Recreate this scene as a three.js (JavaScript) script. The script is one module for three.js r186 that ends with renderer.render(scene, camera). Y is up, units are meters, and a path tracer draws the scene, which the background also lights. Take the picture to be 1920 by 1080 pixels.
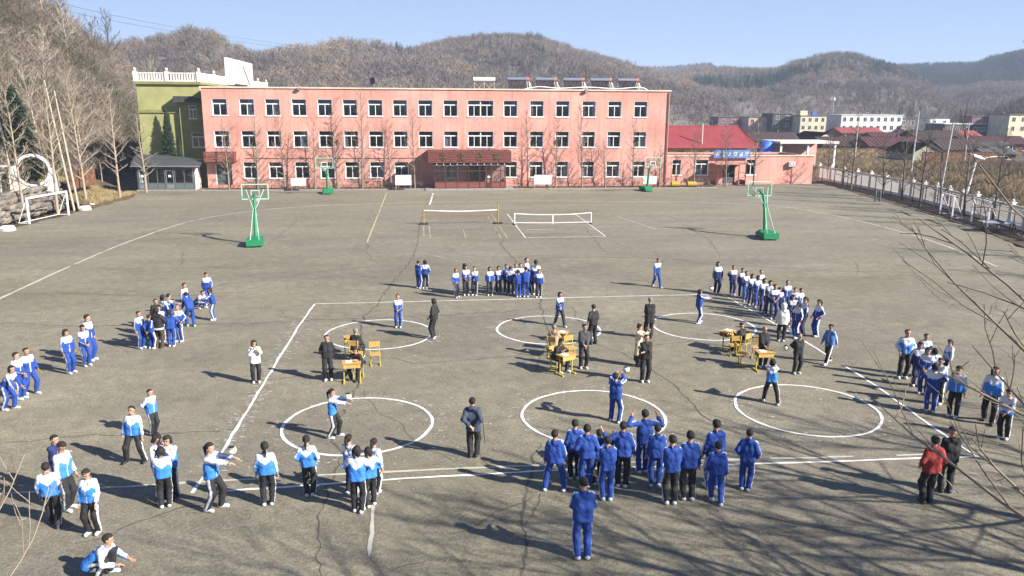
import * as THREE from 'three';
import { mergeGeometries } from 'three/addons/utils/BufferGeometryUtils.js';
import { ImprovedNoise } from 'three/addons/math/ImprovedNoise.js';

// ---------- camera, sky, sun, exposure ----------
const R = Math.PI / 180;
const scene = new THREE.Scene();
const camera = new THREE.PerspectiveCamera(39.84, 16 / 9, 0.1, 6000);
camera.position.set(0, 9.5, 0);
camera.rotation.order = 'YXZ';
camera.rotation.set(-12.9 * R, -6.8 * R, 0.006);
scene.add(camera);
const renderer = new THREE.WebGLRenderer({ antialias: true });
renderer.toneMapping = THREE.LinearToneMapping;
renderer.toneMappingExposure = 2.6;
renderer.shadowMap.enabled = true;

const SUN = new THREE.Vector3(0.842 * Math.cos(31 * R), Math.sin(31 * R), 0.54 * Math.cos(31 * R)).normalize();
const sun = new THREE.DirectionalLight(new THREE.Color(1.0, 0.945, 0.86), 5.0);
sun.position.copy(SUN).multiplyScalar(200); sun.target.position.set(5, 0, -50);
sun.position.add(sun.target.position);
sun.castShadow = true; sun.shadow.mapSize.set(4096, 4096); sun.shadow.radius = 1.2;
Object.assign(sun.shadow.camera, { left: -120, right: 120, top: 120, bottom: -120, near: 1, far: 500 });
scene.add(sun, sun.target);

{ // clear winter sky: pale at the horizon, deeper blue overhead
  const w = 256, h = 128, d = new Float32Array(w * h * 4);
  for (let j = 0; j < h; j++) {
    const el = (j + 0.5) / h * Math.PI - Math.PI / 2;
    const s = Math.max(0, Math.sin(el));
    const a = Math.pow(s, 0.40);
    for (let i = 0; i < w; i++) {
      const az = (i + 0.5) / w * Math.PI * 2 - Math.PI;
      const wisp = 1 + 0.012 * Math.sin(az * 9 + el * 40) * Math.sin(az * 4 - el * 23);
      const c = [0.243, 0.338, 0.475], z = [0.022, 0.055, 0.165], o = (j * w + i) * 4;
      for (let k = 0; k < 3; k++) d[o + k] = (c[k] * (1 - a) + z[k] * a) * (el < 0 ? 0.45 : wisp);
      d[o + 3] = 1;
    }
  }
  const t = new THREE.DataTexture(d, w, h, THREE.RGBAFormat, THREE.FloatType);
  t.mapping = THREE.EquirectangularReflectionMapping; t.magFilter = THREE.LinearFilter; t.minFilter = THREE.LinearFilter;
  t.wrapS = THREE.RepeatWrapping; t.needsUpdate = true;
  scene.background = t; scene.environment = t;
}

// ---------- helpers ----------
function rng(seed) { let s = seed >>> 0; return () => { s = (s + 0x6D2B79F5) >>> 0; let t = s; t = Math.imul(t ^ (t >>> 15), t | 1); t ^= t + Math.imul(t ^ (t >>> 7), t | 61); return ((t ^ (t >>> 14)) >>> 0) / 4294967296; }; }
const IN = new ImprovedNoise();
const noise = (x, y, z = 0) => IN.noise(x + 101.3, y + 37.7, z + 11.1);
function fbm(x, y, z = 0, o = 4) { let a = 0.5, s = 0; for (let i = 0; i < o; i++) { s += a * noise(x, y, z); x *= 2.03; y *= 2.03; z *= 2.03; a *= 0.5; } return s; }
const lerp = (a, b, t) => a + (b - a) * t, clamp = (x, a = 0, b = 1) => Math.min(b, Math.max(a, x));
const sstep = (a, b, x) => { const t = clamp((x - a) / (b - a)); return t * t * (3 - 2 * t); };
const V = (x, y, z) => new THREE.Vector3(x, y, z);
const lin = (r, g, b) => new THREE.Color().setRGB(r, g, b);
function mat(c, rough = 0.85, o = {}) { return new THREE.MeshStandardMaterial({ color: c, roughness: rough, ...o }); }

const names = new Map();
function numbered(n) { const k = names.get(n) || 0; names.set(n, k + 1); return k ? n + '_' + String(k).padStart(3, '0') : n; }
function tag(o, label, category, group, kind) { o.userData.label = label; if (category) o.userData.category = category; if (group) o.userData.group = group; if (kind) o.userData.kind = kind; return o; }
function thing(name, label, category, pos = [0, 0, 0], turn = 0, group) {
  const o = new THREE.Group(); o.name = numbered(name); scene.add(o); o.position.set(...pos); o.rotation.y = turn;
  return tag(o, label, category, group);
}
function shade(m) { m.castShadow = m.receiveShadow = true; return m; }
function fin(list) {   // merge a list of geometries into one
  if (!Array.isArray(list)) return list;
  if (list.length === 1) return list[0];
  return mergeGeometries(list.map(g => { const n = g.index ? g.toNonIndexed() : g; for (const k of Object.keys(n.attributes)) if (!['position', 'normal', 'uv', 'color'].includes(k)) n.deleteAttribute(k); return n; }));
}
function part(name, geos, m, parent, label) { const o = shade(new THREE.Mesh(fin(geos), m)); o.name = name; parent.add(o); if (label) o.userData.label = label; return o; }
function single(name, geos, m, label, category, group) { const o = shade(new THREE.Mesh(fin(geos), m)); o.name = numbered(name); scene.add(o); return tag(o, label, category, group); }
function struct(name, geos, m, parent = scene) { const o = shade(new THREE.Mesh(fin(geos), m)); o.name = parent === scene ? numbered(name) : name; parent.add(o); if (parent === scene) o.userData.kind = 'structure'; return o; }

// box from corner to corner, uv in metres
function bx(x0, y0, z0, x1, y1, z1) {
  const g = new THREE.BoxGeometry(x1 - x0, y1 - y0, z1 - z0); g.translate((x0 + x1) / 2, (y0 + y1) / 2, (z0 + z1) / 2);
  const p = g.attributes.position, n = g.attributes.normal, u = g.attributes.uv;
  for (let i = 0; i < p.count; i++) {
    if (Math.abs(n.getX(i)) > 0.5) u.setXY(i, p.getZ(i), p.getY(i)); else if (Math.abs(n.getY(i)) > 0.5) u.setXY(i, p.getX(i), p.getZ(i)); else u.setXY(i, p.getX(i), p.getY(i));
  }
  return g;
}
// bar between two points: round (n sides) or square (n = 4)
function bar(a, b, r, n = 6, r2 = r) {
  a = Array.isArray(a) ? V(...a) : a; b = Array.isArray(b) ? V(...b) : b;
  const d = b.clone().sub(a), L = d.length();
  const g = new THREE.CylinderGeometry(r2, r, L, n, 1);
  if (n === 4) g.rotateY(Math.PI / 4);
  g.translate(0, L / 2, 0);
  g.applyQuaternion(new THREE.Quaternion().setFromUnitVectors(V(0, 1, 0), d.normalize())); g.translate(a.x, a.y, a.z);
  return g;
}
function pathTube(pts, r, n = 6, seg = 0) { const c = new THREE.CatmullRomCurve3(pts.map(p => V(...p))); return new THREE.TubeGeometry(c, seg || pts.length * 4, r, n, false); }
function prism(pts, y0, y1) { // extruded polygon on plan
  const s = new THREE.Shape(pts.map(p => new THREE.Vector2(p[0], -p[1]))); const g = new THREE.ExtrudeGeometry(s, { depth: y1 - y0, bevelEnabled: false }); g.rotateX(-Math.PI / 2); g.translate(0, y0, 0); return g;
}
function wallXY(pts, holes, z0, z1) { // wall in the xy plane with openings, extruded z0..z1
  const s = new THREE.Shape(pts.map(p => new THREE.Vector2(...p)));
  for (const [a, b, c, d] of holes) { const h = new THREE.Path(); h.moveTo(a, b); h.lineTo(a, d); h.lineTo(c, d); h.lineTo(c, b); h.closePath(); s.holes.push(h); }
  const g = new THREE.ExtrudeGeometry(s, { depth: z1 - z0, bevelEnabled: false }); g.translate(0, 0, z0); return g;
}
function tex(n, fn, rx = 1, ry = rx, srgb = true) { // tileable texture, fn(u, v, i, j) -> [r, g, b] in 0..1
  const d = new Uint8Array(n * n * 4);
  for (let j = 0; j < n; j++) for (let i = 0; i < n; i++) { const c = fn(i / n, j / n, i, j), o = (j * n + i) * 4; d[o] = clamp(c[0]) * 255; d[o + 1] = clamp(c[1]) * 255; d[o + 2] = clamp(c[2]) * 255; d[o + 3] = 255; }
  const t = new THREE.DataTexture(d, n, n); t.wrapS = t.wrapT = THREE.RepeatWrapping; t.magFilter = THREE.LinearFilter; t.minFilter = THREE.LinearMipmapLinearFilter; t.generateMipmaps = true;
  if (srgb) t.colorSpace = THREE.SRGBColorSpace; t.repeat.set(rx, ry); t.needsUpdate = true; return t;
}
function tnoise(u, v, f, s = 0) { // tileable noise: blend of shifted copies
  const a = noise(u * f, v * f, s), b = noise((u - 1) * f, v * f, s), c = noise(u * f, (v - 1) * f, s), d = noise((u - 1) * f, (v - 1) * f, s);
  const wu = sstep(0.8, 1, u), wv = sstep(0.8, 1, v);
  return lerp(lerp(a, b, wu), lerp(c, d, wu), wv);
}
const rT = rng(5);
const grit = tex(512, (u, v) => { const k = 0.80 + 0.16 * tnoise(u, v, 9) + 0.10 * tnoise(u, v, 40, 3) + (rT() - 0.5) * 0.22; return [k, k, k]; });
const stainTex = tex(512, (u, v) => { const k = 0.93 + 0.09 * tnoise(u, v, 5, 1) + 0.05 * tnoise(u * 6 % 1, v * 0.5, 30, 2) + 0.04 * tnoise(u, v, 34, 4) + (rT() - 0.5) * 0.045; return [k, k * (0.985 + 0.02 * tnoise(u, v, 6, 9)), k * (0.975 + 0.03 * tnoise(u, v, 4, 5))]; });
function rep(t, r, r2 = r) { const c = t.clone(); c.repeat.set(r, r2); c.needsUpdate = true; return c; }
// ---------- people ----------
class Field {
  constructor(min, max, c) {
    this.c = c; this.o = min; this.n = [0, 1, 2].map(k => Math.ceil((max[k] - min[k]) / c) + 1);
    this.v = new Float32Array(this.n[0] * this.n[1] * this.n[2]).fill(0.4);
  }
  each(b0, b1, fn) {
    const { c, o, n, v } = this, lo = [], hi = [];
    for (let k = 0; k < 3; k++) { lo[k] = Math.max(0, Math.floor((b0[k] - o[k]) / c)); hi[k] = Math.min(n[k] - 1, Math.ceil((b1[k] - o[k]) / c)); }
    for (let z = lo[2]; z <= hi[2]; z++) for (let y = lo[1]; y <= hi[1]; y++) {
      let i = (z * n[1] + y) * n[0] + lo[0];
      for (let x = lo[0]; x <= hi[0]; x++, i++) v[i] = fn(v[i], o[0] + x * c, o[1] + y * c, o[2] + z * c);
    }
  }
  cap(a, b, ra, rb = ra, k = 0.03, sub = false) {
    const m = Math.max(ra, rb) + k + this.c * 2.5, dx = b.x - a.x, dy = b.y - a.y, dz = b.z - a.z, L = dx * dx + dy * dy + dz * dz + 1e-9;
    this.each([Math.min(a.x, b.x) - m, Math.min(a.y, b.y) - m, Math.min(a.z, b.z) - m], [Math.max(a.x, b.x) + m, Math.max(a.y, b.y) + m, Math.max(a.z, b.z) + m], (v, x, y, z) => {
      const px = x - a.x, py = y - a.y, pz = z - a.z, t = clamp((px * dx + py * dy + pz * dz) / L);
      const ex = px - dx * t, ey = py - dy * t, ez = pz - dz * t, d = Math.sqrt(ex * ex + ey * ey + ez * ez) - (ra + (rb - ra) * t);
      if (sub) return Math.max(v, -d);
      const h = Math.max(k - Math.abs(v - d), 0) / k; return Math.min(v, d) - h * h * k * 0.25;
    });
  }
  cut(fn) { this.each([-9, -9, -9], [9, 9, 9], (v, x, y, z) => Math.max(v, fn(x, y, z))); }
  mesh() { // surface nets
    const { v, n, c, o } = this, [X, Y, Z] = n, id = new Int32Array(v.length).fill(-1), pos = [], idx = [];
    const E = [[0, 1], [0, 2], [0, 4], [1, 3], [1, 5], [2, 3], [2, 6], [3, 7], [4, 5], [4, 6], [5, 7], [6, 7]];
    const st = [0, 1, X, X + 1, X * Y, X * Y + 1, X * Y + X, X * Y + X + 1], g = new Float32Array(8);
    for (let z = 0; z < Z - 1; z++) for (let y = 0; y < Y - 1; y++) for (let x = 0; x < X - 1; x++) {
      const i = (z * Y + y) * X + x; let mk = 0;
      for (let k = 0; k < 8; k++) { g[k] = v[i + st[k]]; if (g[k] < 0) mk |= 1 << k; }
      if (mk === 0 || mk === 255) continue;
      let sx = 0, sy = 0, sz = 0, m = 0;
      for (const [a, b] of E) {
        if (((mk >> a) & 1) === ((mk >> b) & 1)) continue;
        const t = g[a] / (g[a] - g[b]); m++;
        sx += lerp(a & 1, b & 1, t); sy += lerp((a >> 1) & 1, (b >> 1) & 1, t); sz += lerp(a >> 2, b >> 2, t);
      }
      id[i] = pos.length / 3; pos.push(o[0] + (x + sx / m) * c, o[1] + (y + sy / m) * c, o[2] + (z + sz / m) * c);
    }
    const q = (a, b, d, e, f) => { if (a < 0 || b < 0 || d < 0 || e < 0) return; if (f) idx.push(a, b, d, a, d, e); else idx.push(a, d, b, a, e, d); };
    for (let z = 1; z < Z - 1; z++) for (let y = 1; y < Y - 1; y++) for (let x = 1; x < X - 1; x++) {
      const i = (z * Y + y) * X + x, s = v[i] < 0;
      if (s !== v[i + 1] < 0) q(id[i - X - X * Y], id[i - X * Y], id[i], id[i - X], s);
      if (s !== v[i + X] < 0) q(id[i - 1 - X * Y], id[i - 1], id[i], id[i - X * Y], s);
      if (s !== v[i + X * Y] < 0) q(id[i - 1 - X], id[i - X], id[i], id[i - 1], s);
    }
    const ge = new THREE.BufferGeometry(); ge.setAttribute('position', new THREE.Float32BufferAttribute(pos, 3)); ge.setIndex(idx); ge.computeVertexNormals(); return ge;
  }
}
function paint(g, fn) { const p = g.attributes.position, c = new Float32Array(p.count * 3), q = V(0, 0, 0); for (let i = 0; i < p.count; i++) { q.fromBufferAttribute(p, i); const k = fn(q); c[i * 3] = k[0]; c[i * 3 + 1] = k[1]; c[i * 3 + 2] = k[2]; } g.setAttribute('color', new THREE.BufferAttribute(c, 3)); return g; }
function wrinkle(g, amp, f, seed, quilt) {
  const p = g.attributes.position, n = g.attributes.normal;
  for (let i = 0; i < p.count; i++) {
    const x = p.getX(i), y = p.getY(i), z = p.getZ(i);
    let d = amp * (0.35 + noise(x * f + seed, y * f * 0.75, z * f) * 1.3 + 0.6 * noise(x * f * 2.1, y * f * 1.6 + seed, z * f * 2.1));
    if (quilt) d += 0.011 * Math.abs(Math.sin(y * 34)) - 0.004;
    p.setXYZ(i, x + n.getX(i) * d, y + n.getY(i) * d, z + n.getZ(i) * d);
  }
  g.computeVertexNormals(); return g;
}
function ik(a, t, l1, l2, pole) {
  const d = t.clone().sub(a); let L = d.length(); const m = (l1 + l2) * 0.998; if (L > m) { d.multiplyScalar(m / L); L = m; t = a.clone().add(d); }
  L = Math.max(L, Math.abs(l1 - l2) + 0.02); const u = d.clone().normalize(), x = (l1 * l1 - l2 * l2 + L * L) / (2 * L), h = Math.sqrt(Math.max(0, l1 * l1 - x * x));
  const w = pole.clone().addScaledVector(u, -pole.dot(u)).normalize();
  return [a.clone().addScaledVector(u, x).addScaledVector(w, h), t];
}
const C = { white: [0.55, 0.56, 0.585], royal: [0.008, 0.044, 0.24], navy: [0.012, 0.02, 0.09], azure: [0.03, 0.175, 0.53], black: [0.012, 0.012, 0.014], ink: [0.016, 0.018, 0.028], grey: [0.2, 0.21, 0.23], charcoal: [0.045, 0.047, 0.05], cream: [0.58, 0.50, 0.33], beige: [0.34, 0.25, 0.15], red: [0.24, 0.022, 0.02], slate: [0.03, 0.045, 0.075], brown: [0.06, 0.035, 0.02], steel: [0.06, 0.16, 0.42], ivory: [0.60, 0.59, 0.56], skin: [0.42, 0.235, 0.155], hair: [0.011, 0.009, 0.008], gr: [0.16, 0.16, 0.16], lime: [0.3, 0.75, 0.15], khaki: [0.4, 0.28, 0.08] };
const OUT = { // jacket pattern, jacket colour, trousers, stripe, shoes, length of jacket below the hip
  W: ['yoke', 'royal', 'royal', 1, 'white', 0.10], Wk: ['yoke', 'royal', 'ink', 1, 'white', 0.10], Wn: ['yoke', 'navy', 'navy', 1, 'white', 0.11], K: ['vee', 'azure', 'black', 1, 'white', 0.08], Kd: ['vee', 'azure', 'black', 1, 'ink', 0.08],
  B: ['pipe', 'royal', 'royal', 1, 'white', 0.10], Bk: ['pipe', 'royal', 'black', 1, 'white', 0.10], Bg: ['pipe', 'royal', 'royal', 0, 'lime', 0.10],
  black: ['plain', 'black', 'black', 0, 'white', 0.10], blackd: ['plain', 'black', 'black', 0, 'ink', 0.10], grey: ['plain', 'charcoal', 'black', 0, 'white', 0.10],
  puffer: ['quilt', 'black', 'brown', 0, 'brown', 0.14], white: ['plain', 'ivory', 'black', 0, 'white', 0.16], coat: ['plain', 'cream', 'black', 0, 'black', 0.48], beige: ['plain', 'beige', 'black', 0, 'ink', 0.12],
  red: ['plain', 'red', 'black', 0, 'black', 0.12], slate: ['plain', 'slate', 'black', 0, 'black', 0.16], hooded: ['plain', 'ivory', 'black', 0, 'white', 0.16], navy: ['plain', 'navy', 'navy', 0, 'ink', 0.1], steel: ['pipe', 'steel', 'black', 1, 'white', 0.18], blackcoat: ['plain', 'black', 'black', 0, 'black', 0.3],
};
const POSE = { // wrists (left = +x side of the body, right), ankles, lean, hip height, head [turn, nod]
  stand: { w: [[.25, .84, .05], [-.25, .84, .04]] }, stroll: { w: [[.25, .85, .12], [-.24, .85, -.08]], a: [[.09, .08, .14], [-.10, .08, -.16]] },
  clasp: { w: [[.06, .95, .22], [-.06, .96, .22]] }, behind: { w: [[.07, .95, -.20], [-.07, .96, -.20]] }, crossed: { w: [[-.10, 1.13, .24], [.10, 1.18, .23]] },
  pocket: { w: [[.22, .93, .10], [-.22, .93, .09]] }, forward: { w: [[.12, 1.30, .52], [-.12, 1.28, .52]], a: [[.13, .08, .12], [-.13, .08, -.12]], head: [0, -4] },
  reach: { w: [[.10, 1.12, .50], [-.16, 1.05, .44]], lean: 12 },
  raise: { w: [[.10, 1.55, .36], [-.10, 1.55, .36]], a: [[.14, .08, .04], [-.14, .08, -.06]], head: [0, -8] },
  face: { w: [[.05, 1.42, .20], [-.20, .90, .10]] }, mouth: { w: [[.06, 1.42, .22], [-.06, 1.40, .22]] }, hip: { w: [[.27, 1.00, -.02], [-.22, .9, .14]] },
  phone: { w: [[.06, 1.16, .30], [-.10, 1.12, .28]], head: [0, 26] }, photo: { w: [[.06, 1.44, .36], [-.06, 1.44, .36]] },
  stride: { w: [[-.08, 1.12, .22], [.04, 1.24, .22]], a: [[.09, .08, .30], [-.09, .09, -.30]] }, walk: { w: [[.23, .86, -.16], [-.22, .88, .2]], a: [[.09, .08, .3], [-.09, .12, -.32]], lean: 6, head: [0, 20] },
  wide: { w: [[.27, .84, .05], [-.27, .84, .03]], a: [[.26, .08, .02], [-.22, .08, .04]] },
  lunge: { w: [[.05, 1.34, .50], [-.05, 1.30, .52]], a: [[.24, .08, .12], [-.3, .08, -.16]], lean: 4 },
  spread: { w: [[.34, 1.50, .08], [-.34, 1.50, .08]] }, shoulder: { w: [[.52, 1.36, .05], [-.25, .86, .06]] }, shoulderr: { w: [[.25, .86, .06], [-.52, 1.36, .05]] }, hug: { w: [[.24, 1.22, .30], [-.30, 1.18, .26]] },
  bend: { w: [[.18, .82, .34], [-.18, .82, .32]], lean: 32, a: [[.12, .08, .1], [-.12, .08, -.12]], head: [0, -10] }, lookdown: { w: [[.22, .86, .1], [-.22, .86, .1]], head: [0, 34] },
  squat: { w: [[.22, .30, .46], [-.14, .36, .44]], a: [[.15, .08, .12], [-.15, .08, .02]], hip: .34, hz: -.16, lean: 46, head: [10, -4] },
  sit: { w: [[.16, .80, .40], [-.12, .80, .38]], a: [[.13, .08, .40], [-.15, .08, .30]], hip: .53, hz: 0, lean: 22, head: [0, 20] },
  sitback: { w: [[.12, .78, .36], [-.12, .78, .34]], a: [[.13, .08, .40], [-.15, .08, .34]], hip: .53, hz: 0, lean: 12, head: [0, 8] },
};
const pm = { cloth: new THREE.MeshPhysicalMaterial({ vertexColors: true, roughness: 0.82, sheen: 0.04, sheenRoughness: 0.5 }), skin: mat(0xffffff, 0.6, { vertexColors: true }), hair: mat(0xffffff, 0.85, { vertexColors: true }), shoe: mat(0xffffff, 0.6, { vertexColors: true }) };
const bodyCache = new Map();
function buildBody(poseName, out, hairKind, vr, lod) {
  const key = [poseName, out, hairKind, vr, lod].join(); if (bodyCache.has(key)) return bodyCache.get(key);
  const P = POSE[poseName], [pat, jc, tc, stripe, sc, len] = OUT[out], r = rng(vr * 977 + poseName.length * 31 + 7);
  const j = (s) => (r() - 0.5) * s, low = P.hip !== undefined;
  const plump = 1 + j(0.12) + (out === 'puffer' ? 0.12 : 0), hipY = P.hip ?? (P.a ? 0.905 : 0.93), lean = ((P.lean ?? 0) + j(5)) * R;
  const pel = V(low ? 0 : j(0.03), hipY, P.hz ?? -0.01), u = V(Math.sin(j(0.07)), Math.cos(lean), Math.sin(lean)).normalize(), rt = V(1, 0, 0).addScaledVector(u, -u.x).normalize(), fw = rt.clone().cross(u);
  const at = (x, y, z) => pel.clone().addScaledVector(rt, x).addScaledVector(u, y).addScaledVector(fw, z);
  const arms = [0, 1].map(k => {
    const s = k ? -1 : 1, a = at(s * 0.148, 0.418, -0.005), w = P.w[k], T = V(w[0] + j(0.05), w[1] + j(0.05) + (low ? 0 : hipY - 0.93), w[2] + j(0.05));
    if (lean > 0.3 && !low) T.z += 0.1;
    const [e, wr] = ik(a, T, 0.275, 0.245, V(s * 0.55, -0.6, -0.55)), f = wr.clone().sub(e).normalize();
    return { s, a, e, w: wr, f };
  });
  const legs = [0, 1].map(k => {
    const s = k ? -1 : 1, h = at(s * 0.085, -0.03, 0), q = P.a ? P.a[k] : [s * (0.095 + j(0.05)), 0.08, j(0.09)];
    const [kn, an] = ik(h, V(q[0] + j(0.02), q[1], q[2] + j(0.03)), 0.43, 0.42, V(s * 0.25, 0, 1)), out2 = s * (0.12 + j(0.18));
    return { s, h, kn, an, toe: V(an.x + Math.sin(out2) * 0.145, 0.035, an.z + Math.cos(out2) * 0.145) };
  });
  const neck = at(0, 0.50, -0.005), hy = (P.head?.[0] ?? 0) * R + j(0.5), hn = (P.head?.[1] ?? 4) * R + j(0.16) + lean * 0.35;
  const HQ = new THREE.Quaternion().setFromEuler(new THREE.Euler(hn, hy, 0, 'YXZ')), HC = neck.clone().add(V(0, 0.145, 0.018 + Math.sin(hn) * 0.05));
  const hp = (x, y, z) => V(x, y, z).applyQuaternion(HQ).add(HC), inv = HQ.clone().invert();
  const cB = [0.034, 0.045, 0.055][lod], cJ = [0.0225, 0.03, 0.038][lod], cH = [0.0115, 0.0155, 0.019][lod];
  const pts = [pel, neck, HC, ...arms.flatMap(a => [a.a, a.e, a.w]), ...legs.flatMap(l => [l.kn, l.an, l.toe])];
  const mn = [0, 1, 2].map(k => Math.min(...pts.map(p => p.getComponent(k))) - 0.24), mx = [0, 1, 2].map(k => Math.max(...pts.map(p => p.getComponent(k))) + 0.24);
  mn[1] = -0.06;
  // body: one continuous skin with palms; head and fingers meshed finer and merged in
  const F = new Field(mn, mx, cB);
  for (const s of [-1, 1]) { F.cap(at(s * 0.055, 0.0, 0), at(s * 0.07, 0.26, 0.005), 0.075 * plump, 0.08 * plump, 0.05); F.cap(at(s * 0.07, 0.26, 0.005), at(s * 0.08, 0.37, 0), 0.075 * plump, 0.055, 0.05); }
  F.cap(at(0, 0.40, 0), HC, 0.06, 0.052, 0.05);
  for (const a of arms) { F.cap(a.a, a.e, 0.042, 0.036, 0.02); F.cap(a.e, a.w, 0.036, 0.03, 0.02); F.cap(a.w, a.w.clone().addScaledVector(a.f, 0.075), 0.032, 0.036, 0.02); }
  for (const l of legs) { F.cap(l.h, l.kn, 0.07, 0.05, 0.03); F.cap(l.kn, l.an, 0.05, 0.038, 0.03); F.cap(V(l.an.x, 0.05, l.an.z - 0.02), l.toe.clone().setY(0.05), 0.03, 0.026, 0.02); }
  const bodyG = F.mesh();
  const hm = 0.17, H = new Field([HC.x - hm, HC.y - 0.2, HC.z - hm], [HC.x + hm, HC.y + hm, HC.z + hm], cH);
  H.cap(hp(0, 0.02, -0.018), hp(0, 0.035, 0.012), 0.084, 0.08, 0.03); H.cap(hp(0, -0.014, 0.014), hp(0, -0.078, 0.048), 0.074, 0.042, 0.04);
  H.cap(hp(0, -0.005, 0.088), hp(0, -0.032, 0.104), 0.009, 0.014, 0.012); H.cap(hp(0, -0.062, 0.082), hp(0, -0.068, 0.082), 0.016, 0.015, 0.015);
  for (const s of [-1, 1]) { H.cap(hp(s * 0.034, 0.002, 0.106), hp(s * 0.034, 0.002, 0.106), 0.022, 0.022, 0.01, true); H.cap(hp(s * 0.032, 0.0, 0.074), hp(s * 0.034, 0, 0.074), 0.013, 0.013, 0.008); H.cap(hp(s * 0.086, 0.012, -0.008), hp(s * 0.084, -0.028, -0.002), 0.013, 0.010, 0.008); }
  H.cap(HC, neck.clone().add(V(0, -0.01, 0)), 0.05, 0.055, 0.04);
  const headG = H.mesh(), fing = [];
  for (const a of arms) {
    const side = V(0, 0, 1).addScaledVector(a.f, -a.f.z); if (side.length() < 0.2) side.set(a.s, 0, 0); side.normalize(); const nrm = a.f.clone().cross(side).multiplyScalar(a.s);
    for (let k = 0; k < 5; k++) {
      const th = k === 4, L = [0.068, 0.078, 0.073, 0.056, 0.055][k], o = th ? 0.03 : (1.5 - k) * 0.0175;
      const p0 = a.w.clone().addScaledVector(a.f, th ? 0.035 : 0.09).addScaledVector(side, o);
      const p1 = p0.clone().addScaledVector(a.f, L * (th ? 0.35 : 0.55)).addScaledVector(side, th ? 0.028 : 0).addScaledVector(nrm, -0.008), p2 = p1.clone().addScaledVector(a.f, L * 0.4).addScaledVector(nrm, -0.022);
      fing.push(bar(p0, p1, 0.0095, 5, 0.009), bar(p1, p2, 0.009, 5, 0.006));
    }
  }
  for (const g of fing) g.deleteAttribute('uv');
  const skinT = 0.85 + r() * 0.3, sk = C.skin.map(x => x * skinT);
  paint(bodyG, () => sk); for (const g of fing) paint(g, () => sk);
  paint(headG, p => {
    const q = p.clone().sub(HC).applyQuaternion(inv), ax = Math.abs(q.x);
    if (q.z > 0.05) {
      if (Math.hypot((ax - 0.033) / 0.016, (q.y - 0.001) / 0.008) < 1) return [0.02, 0.015, 0.012];
      if (Math.hypot((ax - 0.034) / 0.022, (q.y - 0.022) / 0.007) < 1) return [0.05, 0.035, 0.028];
      if (Math.hypot(q.x / 0.024, (q.y + 0.064) / 0.008) < 1) return [0.42, 0.15, 0.12];
    }
    return sk;
  });
  const G = { body: fin([bodyG, headG, ...fing].map(g => g.index ? g.toNonIndexed() : g)) };
  // jacket
  const J = new Field(mn, mx, cJ), pf = pat === 'quilt' ? 1.18 : 1, hem = -len;
  for (const s of [-1, 1]) {
    J.cap(at(s * 0.07, Math.max(hem, low ? -0.10 : hem), 0), at(s * 0.07, 0.20, 0.008), 0.130 * plump * pf * (len > 0.3 ? 1.1 : 1), 0.112 * plump * pf, 0.07); J.cap(at(s * 0.07, 0.20, 0.008), at(s * 0.078, 0.39, 0), 0.112 * plump * pf, 0.078 * pf, 0.07);
  }
  J.cap(at(0, 0.44, -0.01), at(0, 0.525, -0.008), 0.085, 0.07, 0.03);
  for (const a of arms) { J.cap(a.a, a.e, 0.07 * pf, 0.06 * pf, 0.05); J.cap(a.e, a.w.clone().addScaledVector(a.f, -0.005), 0.06 * pf, 0.048 * pf, 0.035); J.cap(a.w.clone().addScaledVector(a.f, 0.0), a.w.clone().addScaledVector(a.f, 0.09), 0.042, 0.042, 0.01, true); }
  if (out === 'hooded') J.cap(hp(0, 0.02, -0.02), hp(0, -0.05, -0.03), 0.125, 0.11, 0.04);
  else if (pat === 'plain' && (out === 'red' || out === 'slate')) J.cap(at(-0.05, 0.49, -0.07), at(0.05, 0.49, -0.07), 0.055, 0.055, 0.04);
  J.cap(neck.clone().addScaledVector(u, 0.0), neck.clone().addScaledVector(u, 0.12), 0.062, 0.07, 0.01, out !== 'hooded');
  if (out === 'hooded') J.cap(hp(0, 0, 0.12), hp(0, -0.03, 0.12), 0.09, 0.08, 0.01, true);
  if (!low || lean < 0.6) { const bodyOnly = (x, y, z) => { const d = (x - pel.x) * u.x + (y - pel.y) * u.y + (z - pel.z) * u.z; return hem - d; }; J.each([-9, -9, -9], [9, 9, 9], (v, x, y, z) => { if (v > 0.15) return v; const lx = (x - pel.x) * rt.x + (y - pel.y) * rt.y + (z - pel.z) * rt.z; const nearArm = arms.some(a => { const ddx = x - a.w.x, ddy = y - a.w.y, ddz = z - a.w.z; return ddx * ddx + ddy * ddy + ddz * ddz < 0.02; }) && Math.abs(lx) > 0.17; return nearArm ? v : Math.max(v, bodyOnly(x, y, z)); }); }
  const jg = wrinkle(J.mesh(), lod ? 0.008 : 0.0125, lod ? 13 : 11, vr * 3.1, pat === 'quilt'), jcol = C[jc], W = C.white;
  const seg = (p, a, b) => { const d = b.clone().sub(a), t = clamp(p.clone().sub(a).dot(d) / d.lengthSq()); return [p.distanceTo(a.clone().addScaledVector(d, t)), t, a.clone().addScaledVector(d, t)]; };
  G.jacket = paint(jg, p => {
    if (pat === 'plain' || pat === 'quilt') { if (pat === 'quilt' && p.clone().sub(pel).dot(u) < -0.055 && Math.abs(p.x - pel.x) < 0.24) return [0.7, 0.62, 0.52]; return jcol; }
    const q = p.clone().sub(pel), y = q.dot(u), x = q.dot(rt), z = q.dot(fw), ax = Math.abs(x);
    let best = null; for (const a of arms) { const s1 = seg(p, a.a, a.e), s2 = seg(p, a.e, a.w), b = s1[0] < s2[0] ? [...s1, 0, a] : [...s2, 1, a]; if (!best || b[0] < best[0]) best = b; }
    const onArm = best[0] < 0.095 && (best[3] === 1 || best[1] > 0.25) && (ax > 0.15 || best[0] < 0.075);
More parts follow.
